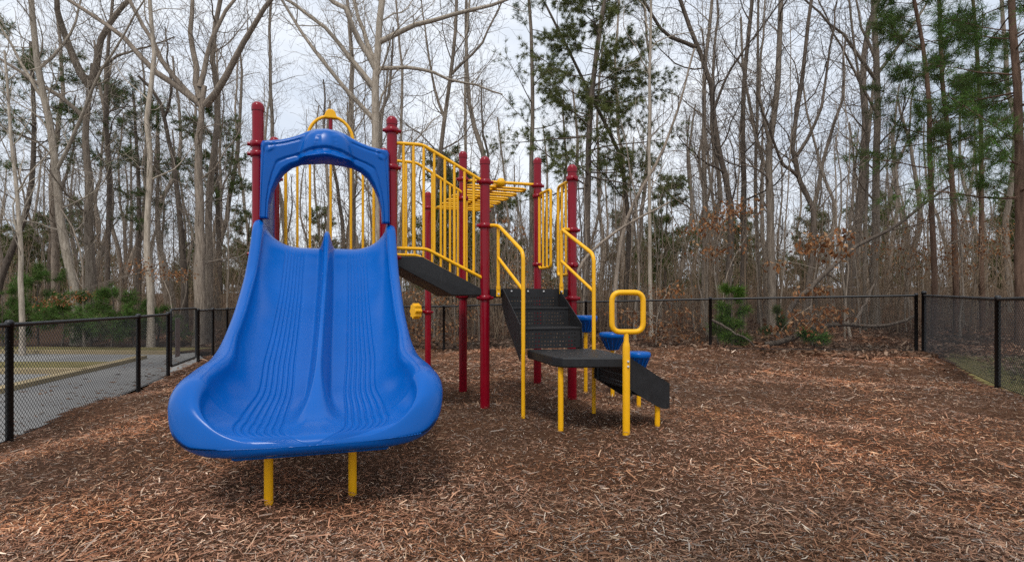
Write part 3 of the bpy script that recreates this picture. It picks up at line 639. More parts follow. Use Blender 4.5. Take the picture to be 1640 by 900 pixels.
# ------------------------------------------------------------------ woods
class Wood:
    def __init__(s): s.b = {}
    def add(s, pts, rad, sides, grp):
        s.b.setdefault((len(pts), sides, grp), []).append((pts, rad))
    def mesh(s, name, grp):
        Vs, Qs, base = [], [], 0
        for (n, k, g), lst in s.b.items():
            if g != grp: continue
            P = np.array([x[0] for x in lst], float); Rr = np.array([x[1] for x in lst], float); Bn = len(lst)
            T = np.gradient(P, axis=1); T /= np.linalg.norm(T, axis=2, keepdims=True) + 1e-9
            md = P[:, -1] - P[:, 0]; md /= np.linalg.norm(md, axis=1, keepdims=True) + 1e-9
            ref = np.where(np.abs(md[:, 2:3]) > .75, np.array([[1., 0, 0]]), np.array([[0, 0, 1.]]))[:, None, :]
            X = np.cross(T, np.broadcast_to(ref, T.shape)); X /= np.linalg.norm(X, axis=2, keepdims=True) + 1e-9; Yv = np.cross(T, X)
            an = np.arange(k) * 2 * math.pi / k
            V = P[:, :, None] + (X[:, :, None] * np.cos(an)[None, None, :, None] + Yv[:, :, None] * np.sin(an)[None, None, :, None]) * Rr[:, :, None, None]
            i = (np.arange(Bn)[:, None, None] * n + np.arange(n - 1)[None, :, None]) * k + base; j = np.arange(k)[None, None]; j2 = (j + 1) % k
            Qs.append(np.stack([i + j, i + j2, i + k + j2, i + k + j], -1).reshape(-1, 4)); Vs.append(V.reshape(-1, 3)); base += V.size // 3
        if not Vs: return None
        return mesh_np(name, np.concatenate(Vs), [np.concatenate(Qs)])
def vrot(d, ang, az):
    d = Vector(d).normalized(); ref = Vector((0, 0, 1)) if abs(d.z) < .9 else Vector((1, 0, 0)); x = d.cross(ref).normalized(); y = d.cross(x)
    return (d * math.cos(ang) + (x * math.cos(az) + y * math.sin(az)) * math.sin(ang)).normalized()
NSEG = {0: 14, 1: 9, 2: 6, 3: 4, 4: 3, 5: 3}; NSID = {0: 12, 1: 7, 2: 4, 3: 3, 4: 3, 5: 3}
def resample3(pts, n, rng=None, wob=0):
    P = np.array([tuple(p) for p in pts], float); s_ = np.concatenate([[0], np.cumsum(np.linalg.norm(np.diff(P, axis=0), axis=1))]); t = np.linspace(0, s_[-1], n)
    # smooth with a Catmull-like spline through the points
    if len(P) > 2:
        m_ = np.gradient(P, s_, axis=0); i = np.clip(np.searchsorted(s_, t) - 1, 0, len(P) - 2); h = (s_[i + 1] - s_[i])[:, None]; u_ = ((t - s_[i])[:, None]) / h
        out = (2*u_**3 - 3*u_**2 + 1) * P[i] + (u_**3 - 2*u_**2 + u_) * h * m_[i] + (-2*u_**3 + 3*u_**2) * P[i+1] + (u_**3 - u_**2) * h * m_[i+1]
    else: out = np.stack([np.interp(t, s_, P[:, c]) for c in range(3)], 1)
    if wob and rng: out[1:-1] += np.array([[rng.gauss(0, wob) for _ in range(3)] for _ in range(n - 2)])
    return [tuple(p) for p in out]
def grow(wd, pts, r0, r1, lev, rng, sp, maxlev):
    n = len(pts); rad = [r0 + (r1 - r0) * (i / (n - 1)) ** .85 for i in range(n)]
    if lev == 0: rad[0] *= 1.25
    wd.add(pts, rad, NSID[lev], 0 if lev <= 1 else 1)
    if lev >= maxlev: return
    Lg = sum(math.dist(a, b) for a, b in zip(pts[:-1], pts[1:])); st = sp['start'][min(lev, 3)]
    cnt = int(Lg * (1 - st) * sp['dens'][min(lev, 3)] * rng.uniform(.8, 1.25) + rng.random()); az = rng.uniform(0, 6.28)
    for c in range(cnt):
        t = st + (1 - st) * ((c + rng.random()) / max(cnt, 1)); x = t * (n - 1); i = min(int(x), n - 2); fr = x - i
        p = [pts[i][q] * (1 - fr) + pts[i + 1][q] * fr for q in range(3)]; dv = [pts[i + 1][q] - pts[i][q] for q in range(3)]
        rr = rad[i] * (1 - fr) + rad[i + 1] * fr; az += 2.4 + rng.uniform(-.5, .5)
        d = vrot(dv, R(rng.uniform(*sp['ang'])), az)
        ln = sp['len'][min(lev, 3)] * rng.uniform(.55, 1.25) * (1 - .5 * t if lev == 0 else 1 - .35 * t)
        cr_ = min(rr * .62, max(.0065, ln * sp['thick'])) * rng.uniform(.75, 1); m_ = NSEG[lev + 1]; q_ = [tuple(p)]; cur = Vector(p); d = Vector(d)
        for k in range(m_ - 1):
            d = (d + Vector((rng.gauss(0, sp['wig']), rng.gauss(0, sp['wig']), rng.gauss(0, sp['wig']) + sp['up']))).normalized(); cur = cur + d * (ln / (m_ - 1)); q_.append(tuple(cur))
        grow(wd, q_, cr_, max(.0042, cr_ * .32), lev + 1, rng, sp, maxlev)
BARE = dict(start=[.24, .12, .1, .1], dens=[1.9, 2.9, 4.2, 3.8], len=[2.9, 1.4, .74, .42], ang=(28, 62), wig=.2, up=.07, thick=.013)
SPARSE = dict(BARE, start=[.3, .2, .1, .1], dens=[1.6, 2.4, 3.2, 2.5], len=[2.2, 1.1, .55, .3])
THIN = dict(BARE, start=[.25, .15, .1, .1], dens=[1.5, 2.0, 2.5, 2.5], len=[1.6, .75, .35, .2], ang=(25, 55))
def needles(cent, dirs, n, Ln, wd_, pal, seed, cone=.9):
    q = np.random.RandomState(seed); c = np.repeat(np.asarray(cent, float), n, 0); d0 = np.repeat(np.asarray(dirs, float), n, 0); m_ = len(c)
    d = d0 + q.normal(0, cone, (m_, 3)); d /= np.linalg.norm(d, axis=1, keepdims=True); s_ = np.cross(d, q.normal(0, 1, (m_, 3))); s_ /= np.linalg.norm(s_, axis=1, keepdims=True) + 1e-9
    Ls = Ln * q.uniform(.6, 1.15, (m_, 1)); c = c + q.normal(0, Ln * .12, (m_, 3))
    V = np.stack([c - s_ * wd_ / 2, c + s_ * wd_ / 2, c + d * Ls + np.array([[0, 0, -1]]) * Ls * .12], 1).reshape(-1, 3)
    col = np.asarray(pal)[q.randint(0, len(pal), m_)] * q.uniform(.7, 1.3, (m_, 1)) * np.repeat(q.uniform(.75, 1.25, (len(cent), 1)), n, 0)
    return V, np.arange(m_ * 3).reshape(-1, 3), np.repeat(col, 3, 0)
PINE_OLD = [(.065, .095, .024), (.085, .12, .03), (.11, .135, .04)]; PINE_NEW = [(.08, .17, .03), (.10, .21, .04), (.14, .24, .05), (.06, .12, .03)]; CEDAR = [(.12, .145, .04), (.15, .175, .055), (.09, .115, .038), (.20, .20, .07)]
def conifer(wd, pts, r0, r1, rng, zlo, zhi, blen, per_m, droop=.0, sub=4, seglen=.5):
    """trunk plus branches between heights zlo..zhi; returns tuft centres and directions"""
    rad = [r0 + (r1 - r0) * i / (len(pts) - 1) for i in range(len(pts))]; wd.add(pts, rad, 12, 0); cen, dr = [], []; az = rng.uniform(0, 6.28)
    for _ in range(int((zhi - zlo) * per_m)):
        z = rng.uniform(zlo, zhi); k = max(i for i in range(len(pts)) if pts[i][2] <= z or i == 0); k = min(k, len(pts) - 2); f_ = min(1, max(0, (z - pts[k][2]) / max(.01, pts[k + 1][2] - pts[k][2])))
        p = Vector(pts[k]).lerp(Vector(pts[k + 1]), f_); az += 2.4 + rng.uniform(-.6, .6); h = (z - zlo) / (zhi - zlo); ln = blen * rng.uniform(.5, 1.1) * (1 - .6 * h if blen > 0 else 1)
        d = Vector((math.cos(az), math.sin(az), rng.uniform(-.1, .45) - droop)).normalized(); q_ = [tuple(p)]; cur = p.copy()
        for s_ in range(5):
            d = (d + Vector((rng.gauss(0, .1), rng.gauss(0, .1), rng.gauss(.05, .08)))).normalized(); cur = cur + d * ln / 5; q_.append(tuple(cur))
            if s_ >= 1:
                for _k in range(sub):
                    e_ = vrot(d, R(rng.uniform(20, 75)), rng.uniform(0, 6.28)); l2 = ln * rng.uniform(.1, .28); tip = cur + e_ * l2
                    wd.add([tuple(cur), tuple(cur.lerp(tip, .5)), tuple(tip)], [.006, .005, .004], 3, 1); cen.append(tuple(tip)); dr.append(tuple(e_ * .8 + Vector((0, 0, .25))))
                    cen.append(tuple(cur.lerp(tip, .55))); dr.append(tuple(e_ * .8))
        wd.add(q_, [max(.008, ln * .011) * (1 - .14 * i) for i in range(6)], 4, 1); cen.append(q_[-1]); dr.append(tuple(d))
    return cen, dr
def trunk_px(pts, Z, zs=None, ext=4.0, lean=0.0):
    x0 = (pts[0][0] - 820) / F * Z; P = [Vector((x0, Z, g1(x0, Z) - .15))]
    for px, py in pts:
        v = PX(px, py, Z)
        if v.z > P[-1].z + .3: P.append(v)
    d = (P[-1] - P[-2]).normalized(); P.append(P[-1] + d * ext); return P
def tree_thing(name, wd, base, label, cat, mat, group=None, fol=None, fol_mat='needle', crown_name='crown'):
    t = empty(name, base, label, cat, group); off = np.array(base)
    for grp, nm in ((0, 'trunk'), (1, 'twigs' if fol is not None else 'crown')):
        me = wd.mesh(nm, grp)
        if me is None: continue
        me.transform(__import__('mathutils').Matrix.Translation(-Vector(base))); link(nm, me, M[mat], t)
    if fol is not None:
        V, Q, colr = fol; link(crown_name, mesh_np(crown_name, V - off, [Q], False, colr), M[fol_mat], t)
    return t
def bare(label, Z, wpx, pts, limbs=(), mat='bark_grey', sp=BARE, maxlev=4, seed=1, ext=4.0, name='bare_tree', group='bare trees of the woods'):
    rng = random.Random(seed); wd = Wood(); P = trunk_px(pts, Z, ext=ext); r0 = wpx / 2 / F * Z; tp = resample3(P, 16, rng, r0 * .10)
    grow(wd, tp, r0, r0 * .35, 0, rng, sp, maxlev)
    for lw, lp_ in limbs:
        rl_ = lw / 2 / F * Z; Lp = []; dy = rng.uniform(-.35, .35)
        for i, (px, py) in enumerate(lp_): Lp.append(PX(px, py, Z + dy * i))
        d = (Lp[-1] - Lp[-2]).normalized(); Lp.append(Lp[-1] + d * 1.6); grow(wd, resample3(Lp, 10, rng, rl_ * .3), rl_, rl_ * .35, 1, rng, sp, maxlev)
    return tree_thing(name, wd, tuple(P[0] + Vector((0, 0, .15))), label, 'tree', mat, group)
bare('pale trunk leaning left near the car park, bare crown', 16, 15, [(122, 500), (120, 474), (99, 362), (85, 224), (61, 107), (50, 0)], [(6, [(92, 270), (130, 190), (160, 120), (190, 70)]), (6, [(75, 165), (40, 110), (10, 60)]), (5, [(62, 110), (110, 60), (130, 0)])], 'bark_pale', seed=2)
bare('thick grey trunk forking high into two limbs, right of the leaning pale trunk', 17, 18, [(144, 500), (143, 320), (140, 176), (145, 133)], [(13, [(144, 140), (131, 117), (101, 43), (93, 5)]), (12, [(146, 135), (155, 114), (160, 64), (176, 37), (205, 3)]), (5, [(150, 120), (185, 92), (214, 82)]), (8, [(138, 190), (99, 157), (40, 120), (0, 93)])], seed=3, ext=.6)
bare('massive spreading bare tree with many upswept limbs behind the left slide post', 16, 21, [(320, 500), (319, 320), (320, 213), (325, 165)], [(10, [(322, 170), (277, 117), (229, 43), (210, 0)]), (11, [(318, 165), (250, 112), (181, 48), (107, 0)]), (11, [(322, 160), (312, 110), (306, 53), (306, 0)]), (12, [(330, 168), (346, 149), (373, 96), (405, 53), (430, 12)]), (9, [(320, 140), (345, 50), (374, 0)])], seed=4, ext=.5)
bare('second grey stem hugging the massive spreading tree on its right', 16.6, 13, [(337, 500), (335, 320), (346, 213), (350, 155), (340, 90), (352, 0)], seed=5)
bare('slim pale trunk left of the gate with copper leaves low down', 15, 11, [(242, 500), (235, 373), (240, 240), (235, 203), (246, 110), (240, 0)], mat='bark_pale', sp=SPARSE, seed=6)
bare('dark trunk with a broken crooked top between slim pale and massive trees', 18, 12, [(296, 500), (283, 300), (266, 203), (253, 155), (232, 133)], [(5, [(262, 190), (275, 150), (272, 120)])], 'bark_dark', SPARSE, seed=7, ext=.3)
bare('young whitish tree with upswept twigs in front of the car park shrubs', 13.2, 9, [(35, 540), (34, 470), (29, 330), (21, 256), (15, 180)], mat='bark_pale', sp=dict(THIN, start=[.3, .1, .1, .1], dens=[2.6, 1.6, 2, 2], len=[2.3, .8, .35, .2], ang=(35, 55), up=.10), seed=8, ext=1.5)
bare('straight dark stem just right of the thick forking trunk', 21, 9, [(170, 500), (173, 373), (176, 298), (170, 150), (180, 0)], mat='bark_dark', seed=9)
bare('big pale trunk with long side limbs rising behind the slide hood', 15, 19, [(604, 480), (603, 234), (602, 139), (602, 95), (612, 0)], [(11, [(602, 112), (573, 58), (562, 26), (533, 3)]), (9, [(600, 142), (562, 92), (521, 46), (469, 9)]), (9, [(608, 68), (660, 43), (726, 26), (790, 6)]), (7, [(604, 110), (674, 110), (718, 124)]), (8, [(602, 195), (550, 139), (495, 72), (455, 6)]), (9, [(604, 110), (585, 60), (566, 0)])], 'bark_pale', seed=10)
bare('grey trunk leaning right above the yellow bridge rail', 17, 10, [(683, 480), (692, 350), (706, 240), (721, 124), (729, 58), (732, 0)], [(5, [(712, 190), (690, 120), (680, 40)]), (5, [(722, 120), (770, 70), (800, 10)])], seed=11)
bare('slender twin stem right of the trunk leaning over the bridge rail', 19, 7, [(745, 480), (745, 240), (747, 60), (752, 0)], mat='bark_pale', sp=SPARSE, seed=12)
bare('thin whitish stem behind the yellow hand loop', 14, 7, [(1043, 520), (1042, 474), (1040, 266), (1042, 0)], mat='bark_pale', sp=SPARSE, seed=13)
bare('dark bent trunk with an arching left limb', 16, 12, [(1166, 500), (1168, 320), (1146, 213), (1136, 123), (1114, 69), (1093, 11)], [(7, [(1114, 76), (1089, 66), (1066, 53), (1034, 5)]), (5, [(1142, 180), (1170, 110), (1200, 70)])], 'bark_dark', seed=14)
bare('tall dark trunk right of the bent trunk', 17, 11, [(1190, 500), (1192, 309), (1189, 213), (1194, 107), (1205, 0)], mat='bark_dark', seed=15)
bare('grey trunk left of the bent trunk, standing behind brown beech leaves', 18, 10, [(1126, 510), (1128, 474), (1128, 266), (1129, 107), (1141, 0)], seed=16)
bare('thin straight stem between the two tall dark trunks on the right', 19, 7, [(1217, 500), (1210, 320), (1213, 160), (1214, 0)], sp=SPARSE, seed=17)
bare('tall slightly curving trunk above the fallen branch', 15.5, 14, [(1236, 520), (1235, 400), (1232, 256), (1245, 133), (1251, 0)], [(6, [(1236, 240), (1215, 150), (1222, 60)])], 'bark_grey', seed=18)
bare('twisted trunk with a sharp kink above the fallen branch', 16, 10, [(1290, 500), (1304, 363), (1301, 330), (1280, 288), (1269, 245), (1280, 160), (1299, 0)], [(6, [(1280, 285), (1255, 262), (1240, 225)]), (6, [(1276, 250), (1310, 190), (1330, 70)])], 'bark_dark', seed=19)
bare('straight grey trunk with a wide twiggy head left of the pines', 17, 14, [(1400, 500), (1400, 474), (1402, 320), (1405, 160), (1400, 0)], [(6, [(1404, 130), (1360, 70), (1320, 30)]), (6, [(1404, 120), (1450, 60), (1480, 10)]), (5, [(1403, 180), (1370, 120), (1340, 60)]), (5, [(1403, 100), (1380, 40), (1372, 0)])], sp=dict(BARE, dens=[2.2, 2.2, 3, 3]), seed=20)
bare('thin stem close beside the straight grey trunk', 16, 6, [(1384, 500), (1386, 373), (1387, 187), (1371, 96), (1360, 0)], sp=SPARSE, seed=21)
bare('leaning dead pole slanting up to the right behind the stair posts', 14, 8, [(985, 470), (1008, 341), (1062, 240), (1090, 160), (1109, 90)], mat='bark_grey', sp=dict(SPARSE, dens=[.5, 1, 2, 2]), seed=22, ext=.2)
bare('low slanting limb reaching up to the right behind the stair rail', 13.5, 8, [(915, 470), (933, 421), (985, 372), (1061, 330)], mat='bark_grey', sp=dict(SPARSE, dens=[.8, 1, 2, 2]), seed=23, ext=.2)
bare('arching low trunk bowed to the right toward the pines', 13.5, 10, [(1262, 500), (1312, 448), (1370, 395), (1420, 370), (1493, 318)], mat='bark_dark', sp=dict(SPARSE, dens=[1.2, 1.4, 2, 2]), seed=24, ext=.5)
bare('dark slender trunk seen between the cedar and the thin whitish stem', 17, 10, [(1000, 500), (1005, 330), (985, 230), (965, 190)], mat='bark_dark', sp=SPARSE, seed=25)
# conifers that stand out
def pine(label, Z, wpx, pts, zlo, zhi, blen, per_m, nn, Ln, wd_, pal, seed, mat='bark_pine', sub=3, droop=0, ext=4, cone=.75, name='pine_tree', cat='pine', group='pines of the woods'):
    rng = random.Random(seed); wd = Wood(); P = trunk_px(pts, Z, ext=ext); r0 = wpx / 2 / F * Z; tp = resample3(P, 16, rng, r0 * .08)
    cen, dr = conifer(wd, tp, r0, r0 * .4, rng, zlo, zhi, blen, per_m, droop, sub)
    return tree_thing(name, wd, tuple(P[0] + Vector((0, 0, .15))), label, cat, mat, group, needles(cen, dr, nn, Ln, wd_, pal, seed, cone))
pine('large long-needled pine at the right edge', 10.8, 16, [(1634, 500), (1634, 474), (1631, 213), (1621, 0)], 2.8, 10, 2.4, 6.5, 30, .26, .010, PINE_OLD + PINE_NEW[:2], 31, ext=3)
pine('slim pine with sparse tufts left of the pine pair', 14, 9, [(1496, 500), (1496, 474), (1490, 266), (1483, 107), (1464, 0)], 3.8, 11, 1.9, 4.6, 26, .24, .011, PINE_OLD + PINE_NEW[1:2], 32)
pine('left stem of the pine pair near the right edge', 15, 9, [(1532, 500), (1530, 437), (1520, 224), (1509, 133), (1505, 0)], 4.5, 12, 2.0, 4.6, 26, .24, .011, PINE_OLD + PINE_NEW[1:2], 33)
pine('right stem of the pine pair near the right edge', 16, 8, [(1574, 500), (1572, 427), (1570, 160), (1558, 0)], 4, 12, 1.6, 2.6, 22, .22, .010, PINE_OLD, 34)
pine('bushy dark green cedar rising behind the stair posts', 16, 12, [(938, 500), (941, 373), (947, 160), (960, 53), (968, 0)], 4.2, 13, 2.9, 9, 44, .15, .010, CEDAR, 35, 'bark_dark', 5, .1, name='cedar_tree', cat='cedar', cone=1.0)
pine('straight thin pine with a sparse top left of the cedar', 18, 9, [(850, 500), (851, 341), (852, 107), (848, 0)], 6.5, 13, 2.2, 3.2, 18, .18, .011, PINE_OLD, 36, 'bark_grey', 3)
pine('pine with flat green layers at the left edge', 19, 11, [(-8, 500), (50, 300), (54, 180), (50, 90)], 5.5, 10.6, 3.0, 5.0, 20, .2, .016, PINE_OLD + PINE_NEW[3:], 37, 'bark_dark', 4, ext=.5)
pine('pine crown showing between the forking trunk and the massive tree', 24, 9, [(222, 500), (222, 300), (215, 170)], 4, 10.5, 3.0, 5.5, 16, .22, .02, PINE_OLD + PINE_NEW[3:], 38, 'bark_dark', 4, ext=.5)
pine('pine crown filling in behind the massive spreading tree', 26, 9, [(352, 500), (348, 300), (345, 180)], 5, 10.5, 2.6, 5, 16, .22, .022, PINE_OLD, 39, 'bark_dark', 4, ext=.5)
# young pines
def young_pine(label, px, Z, h, wide, seed, pal=PINE_NEW + PINE_OLD, dens=15, group='young pines along the car park'):
    h *= .84; rng = random.Random(seed); x = (px - 820) / F * Z; z = g1(x, Z); wd = Wood(); tp = resample3([(x, Z, z - .1), (x + rng.uniform(-.1, .1), Z, z + h * .5), (x, Z, z + h)], 10)
    cen, dr = conifer(wd, tp, .03, .008, rng, z + .1, z + h, wide, dens / 1.2, 0, 3)
    cen += [tp[-1]] * 3; dr += [(0, 0, 1)] * 3
    return tree_thing('young_pine', wd, (x, Z, z), label, 'young pine', 'bark_dark', group, needles(cen, dr, 14, .19, .011, pal, seed, .6))
for k, (px, Z, h, wide, lab) in enumerate([(4, 15.2, 1.7, 1.1, 'bright green young pine at the left edge beyond the lot'), (62, 15.6, 2.5, 1.1, 'tallest young pine beside the young whitish tree'), (98, 15.0, 1.4, .9, 'low young pine below the leaning pale trunk'),
        (146, 15.2, 1.6, 1.0, 'young pine at the foot of the thick forking trunk'), (178, 14.8, 2.0, 1.0, 'upright young pine left of the second fence post'), (216, 15.0, 1.4, .9, 'rounded young pine just right of the fence post by the lot'), (250, 15.4, 1.1, .8, 'small young pine seen through the gate mesh')]):
    young_pine(lab, px, Z, h, wide, 50 + k)
young_pine('yellow-green young pine poking above the long back fence', 1172, 12.0, 1.5, .5, 61, [(.09, .17, .02), (.13, .2, .03), (.06, .13, .02)], 16, 'young pines behind the back fence')
young_pine('very low young pine below the fallen branch', 1302, 11.6, .34, .4, 62, PINE_NEW, 30, 'young pines behind the back fence')
young_pine('small young pine against the trunk above the fallen branch', 1245, 13.2, .9, .35, 63, PINE_OLD, 9, 'young pines behind the back fence')
# beech saplings that keep their brown leaves
BEECH = [(.30, .13, .05), (.36, .18, .08), (.24, .095, .035), (.40, .24, .13), (.17, .07, .03)]
def beech(label, Z, pts, clusters, seed, nl=46, spread=.22, size=.12):
    nl = int(nl * 1.9); spread *= 1.05; size *= .92
    rng = random.Random(seed); wd = Wood(); x0 = (pts[0][0] - 820) / F * Z; P = [Vector((x0, Z, g1(x0, Z) - .05))] + [PX(a, b, Z) for a, b in pts]
    tp = resample3(P, 12, rng, .015); grow(wd, tp, .022, .008, 0, rng, dict(THIN, dens=[2.0, 2, 2, 2], len=[.9, .5, .3, .2]), 3); q = np.random.RandomState(seed); Vl, Cl = [], []
    for (px, py, n_) in clusters:
        c = PX(px, py, Z + rng.uniform(-.5, .5)); k = min(range(len(tp)), key=lambda i: math.dist(tp[i], c)); pth = resample3([tp[k], tuple((Vector(tp[k]) + c) / 2 + Vector((0, 0, .08))), tuple(c)], 6, rng, .01); wd.add(pth, [.010, .009, .008, .007, .006, .005], 4, 1)
        m_ = int(nl * n_); cc = np.array(c) + q.normal(0, 1, (m_, 3)) * np.array([spread, spread, spread * .45]) * n_ ** .4
        d = q.normal(0, .6, (m_, 3)) + np.array([0, 0, -.8]); d /= np.linalg.norm(d, axis=1, keepdims=True); s_ = np.cross(d, q.normal(0, 1, (m_, 3))); s_ /= np.linalg.norm(s_, axis=1, keepdims=True); nn = np.cross(d, s_); Ls = size * q.uniform(.6, 1.2, (m_, 1))
        Vl.append(np.stack([cc, cc + d * Ls * .45 + s_ * Ls * .27 + nn * Ls * .1, cc + d * Ls, cc + d * Ls * .45 - s_ * Ls * .27 + nn * Ls * .1, cc + d * Ls * .5], 1).reshape(-1, 3)); Cl.append(np.repeat(np.array(BEECH)[q.randint(0, 5, m_)] * q.uniform(.7, 1.25, (m_, 1)), 5, 0))
    V = np.concatenate(Vl); b = np.arange(len(V) // 5)[:, None] * 5; Q = np.concatenate([b + np.array([[0, 1, 4]]), b + np.array([[1, 2, 4]]), b + np.array([[2, 3, 4]]), b + np.array([[3, 0, 4]])])
    return tree_thing('beech_sapling', wd, tuple(P[0] + Vector((0, 0, .05))), label, 'sapling', 'bark_grey', 'saplings holding brown leaves', (V, Q, np.concatenate(Cl)), 'leaf', 'leaves')
beech('sapling with drooping copper leaves in front of the bent trunk', 12.6, [(1150, 480), (1145, 400), (1165, 330)], [(1122, 368, 1.3), (1140, 352, .8), (1160, 335, 1), (1185, 332, 1.5), (1128, 400, .8), (1162, 362, .7), (1145, 404, .5), (1190, 395, .3)], 71, 34)
beech('sapling with a hanging cluster of large brown leaves over the fence', 12.2, [(1300, 500), (1305, 440), (1318, 385)], [(1320, 385, 1.6), (1335, 400, .9), (1300, 395, .7), (1352, 372, .4), (1240, 422, .4), (1290, 468, .7), (1310, 462, .5)], 72, 30, .2, .15)
beech('brown-leaved sapling tangled round the fallen branch', 11.9, [(1320, 520), (1310, 500), (1300, 490)], [(1292, 520, 1.4), (1325, 510, 1.4), (1250, 530, 1), (1335, 495, .8), (1280, 505, .7)], 73, 34, .2)
beech('low brown-leaved sapling seen through the yellow hand loop', 12.4, [(1050, 530), (1062, 480), (1072, 455)], [(1060, 470, .8), (1085, 465, .8), (1095, 500, .9), (1015, 505, .9), (1030, 520, .9), (1075, 520, .9), (1050, 535, .8), (1100, 540, .6), (985, 500, .6)], 74, 40, .22, .10)
beech('brown-leaved sapling seen beneath the black bridge', 14.2, [(690, 530), (700, 490), (705, 470)], [(660, 470, .7), (700, 480, .8), (720, 520, 1), (750, 500, .9), (680, 535, 1), (735, 540, .9), (660, 520, .7)], 75, 44, .24, .10)
beech('leafy brown sapling rising between the stair posts', 14, [(835, 500), (830, 430), (826, 340)], [(820, 370, .6), (840, 410, .7), (815, 430, .7), (845, 450, .7), (825, 465, .7), (805, 350, .4), (870, 460, .5)], 76, 36, .2, .09)
beech('wide low spray of copper leaves beside the slim pale trunk', 14.5, [(270, 470), (262, 450), (250, 430)], [(225, 425, .8), (250, 435, .9), (275, 440, .9), (295, 438, .6), (100, 480, 1), (80, 485, .8), (120, 478, .7), (145, 470, .7)], 77, 36, .22, .09)
beech('layered brown foliage under the pines near the right edge', 14.5, [(1500, 500), (1510, 440), (1520, 390)], [(1410, 395, .8), (1440, 405, .8), (1470, 360, .8), (1490, 400, 1), (1520, 410, 1), (1560, 390, 1), (1590, 400, .9), (1550, 360, .7), (1610, 370, .8), (1460, 425, .7), (1530, 430, .8)], 78, 44, .32, .09)
# fallen branches behind the back fence
def fallen(label, Z, pts, w0, seed):
    rng = random.Random(seed); wd = Wood(); P = [PX(a, b, z_) for a, b, z_ in pts]; r_ = w0 / 2 / F * Z; grow(wd, resample3(P, 12, rng, .02), r_, r_ * .4, 1, rng, dict(SPARSE, dens=[.6, .7, 2, 2], len=[.9, .6, .3, .2]), 3)
    b = (P[0].x, P[0].y, g1(P[0].x, P[0].y)); return tree_thing('fallen_branch', wd, b, label, 'branch', 'bark_dark')
fallen('long grey fallen branch resting behind the back fence near the corner', 11.8, [(1225, 552, 11.9), (1258, 545, 11.8), (1300, 528, 11.7), (1360, 521, 11.6), (1410, 524, 11.4), (1470, 502, 11.2)], 10, 81)
fallen('pale snapped limb propped up behind the back fence', 11.9, [(1365, 520, 11.7), (1385, 490, 11.8), (1400, 455, 11.9)], 6, 82)
fallen('thin pale pole lying on the slope left of the long fallen branch', 11.7, [(1140, 512, 11.9), (1180, 535, 11.7), (1222, 562, 11.5)], 5, 83)
# the woods behind: individual trees that share a few meshes
def proto(mk):
    wd = Wood(); mk(wd); return [wd.mesh('trunk', 0), wd.mesh('crown', 1)]
protos = []
for k in range(6):
    def mk(wd, k=k):
        rng = random.Random(200 + k); hgt = rng.uniform(13, 18); P = [(0, 0, -.3)]; x = y = 0
        for z in np.linspace(hgt * .2, hgt, 5): x += rng.gauss(0, .35); y += rng.gauss(0, .35); P.append((x, y, z))
        sp_k = dict(BARE, start=[.12 if k % 2 else .3, .15, .1, .1], dens=[2.3, 2.6, 3.4, 3.2], len=[2.9, 1.4, .75, .42]); grow(wd, resample3(P, 14, rng, .04), rng.uniform(.12, .2), .05, 0, rng, sp_k, 4)
    protos.append(proto(mk))
far_rng = random.Random(77); taken = []
REGION = [(110, 'behind the young pines at the left edge'), (260, 'behind the car park gate'), (420, 'left of the slide hood'), (640, 'behind the blue slide'), (790, 'behind the yellow bridge rail'), (960, 'behind the stair posts'), (1120, 'behind the hand loop'), (1260, 'behind the bent dark trunk'), (1430, 'above the fallen branch'), (9999, 'behind the pines at the right')]
def place(pr, mats, name, label, cat, group, n, zr, pxr, sc, extra=None):
    for _ in range(n):
        for _try in range(30):
            Z = far_rng.uniform(*zr); px = far_rng.uniform(*pxr); x = (px - 820) / F * Z
            if all((x - a) ** 2 + (Z - b) ** 2 > c for a, b, c in taken) and ((x - CORN[0]) * .327 + (Z - CORN[1]) * .945 > .6): break
        taken.append((x, Z, .5 if sc[1] < .9 else 1.6)); where = next(w_ for lim, w_ in REGION if px < lim); dep = 'nearer' if Z < zr[0] + (zr[1] - zr[0]) * .33 else 'farther' if Z < zr[0] + (zr[1] - zr[0]) * .66 else 'farthest'
        t = empty(name, (x, Z, g1(x, Z)), label % (dep, where), cat, group + ' ' + where); s_ = far_rng.uniform(*sc); t.scale = (s_, s_, s_ * far_rng.uniform(.9, 1.15)); t.rotation_euler = (far_rng.gauss(0, .03), far_rng.gauss(0, .03), far_rng.uniform(0, 6.28))
        ms = far_rng.choice(pr)
        for nm, me, mt in zip(('trunk', 'crown', 'needles'), ms, mats):
            if me is not None:
                c_ = bpy.data.objects.new(nm, me); COL.objects.link(c_); c_.parent = t
                if not me.materials: me.materials.append(mt)
for pr in protos:
    for me in pr: me.materials.append(far_rng.choice([M['bark_grey'], M['bark_grey'], M['bark_dark']]))
place(protos, (M['bark_grey'],) * 3, 'bare_tree', 'bare tree in the %s woods %s', 'tree', 'bare trees deep in the woods', 150, (21, 66), (-120, 1760), (.75, 1.15))
saps = []
for k in range(5):
    def mk(wd, k=k):
        rng = random.Random(300 + k); h = rng.uniform(3.5, 8); P = [(0, 0, -.1), (rng.gauss(0, .15), rng.gauss(0, .15), h * .4), (rng.gauss(0, .4), rng.gauss(0, .4), h)]; grow(wd, resample3(P, 10, rng, .03), rng.uniform(.018, .035), .008, 0, rng, dict(THIN, dens=[2.4, 2.2, 2, 2], len=[1.3, .6, .3, .2]), 3)
    saps.append(proto(mk))
for pr in saps:
    for me in pr: me.materials.append(M['bark_grey'])
place(saps, (M['bark_grey'],) * 3, 'sapling', 'thin bare sapling among the %s thicket stems %s', 'sapling', 'bare saplings in the thicket', 150, (13.2, 26), (-60, 1700), (.7, 1.2))
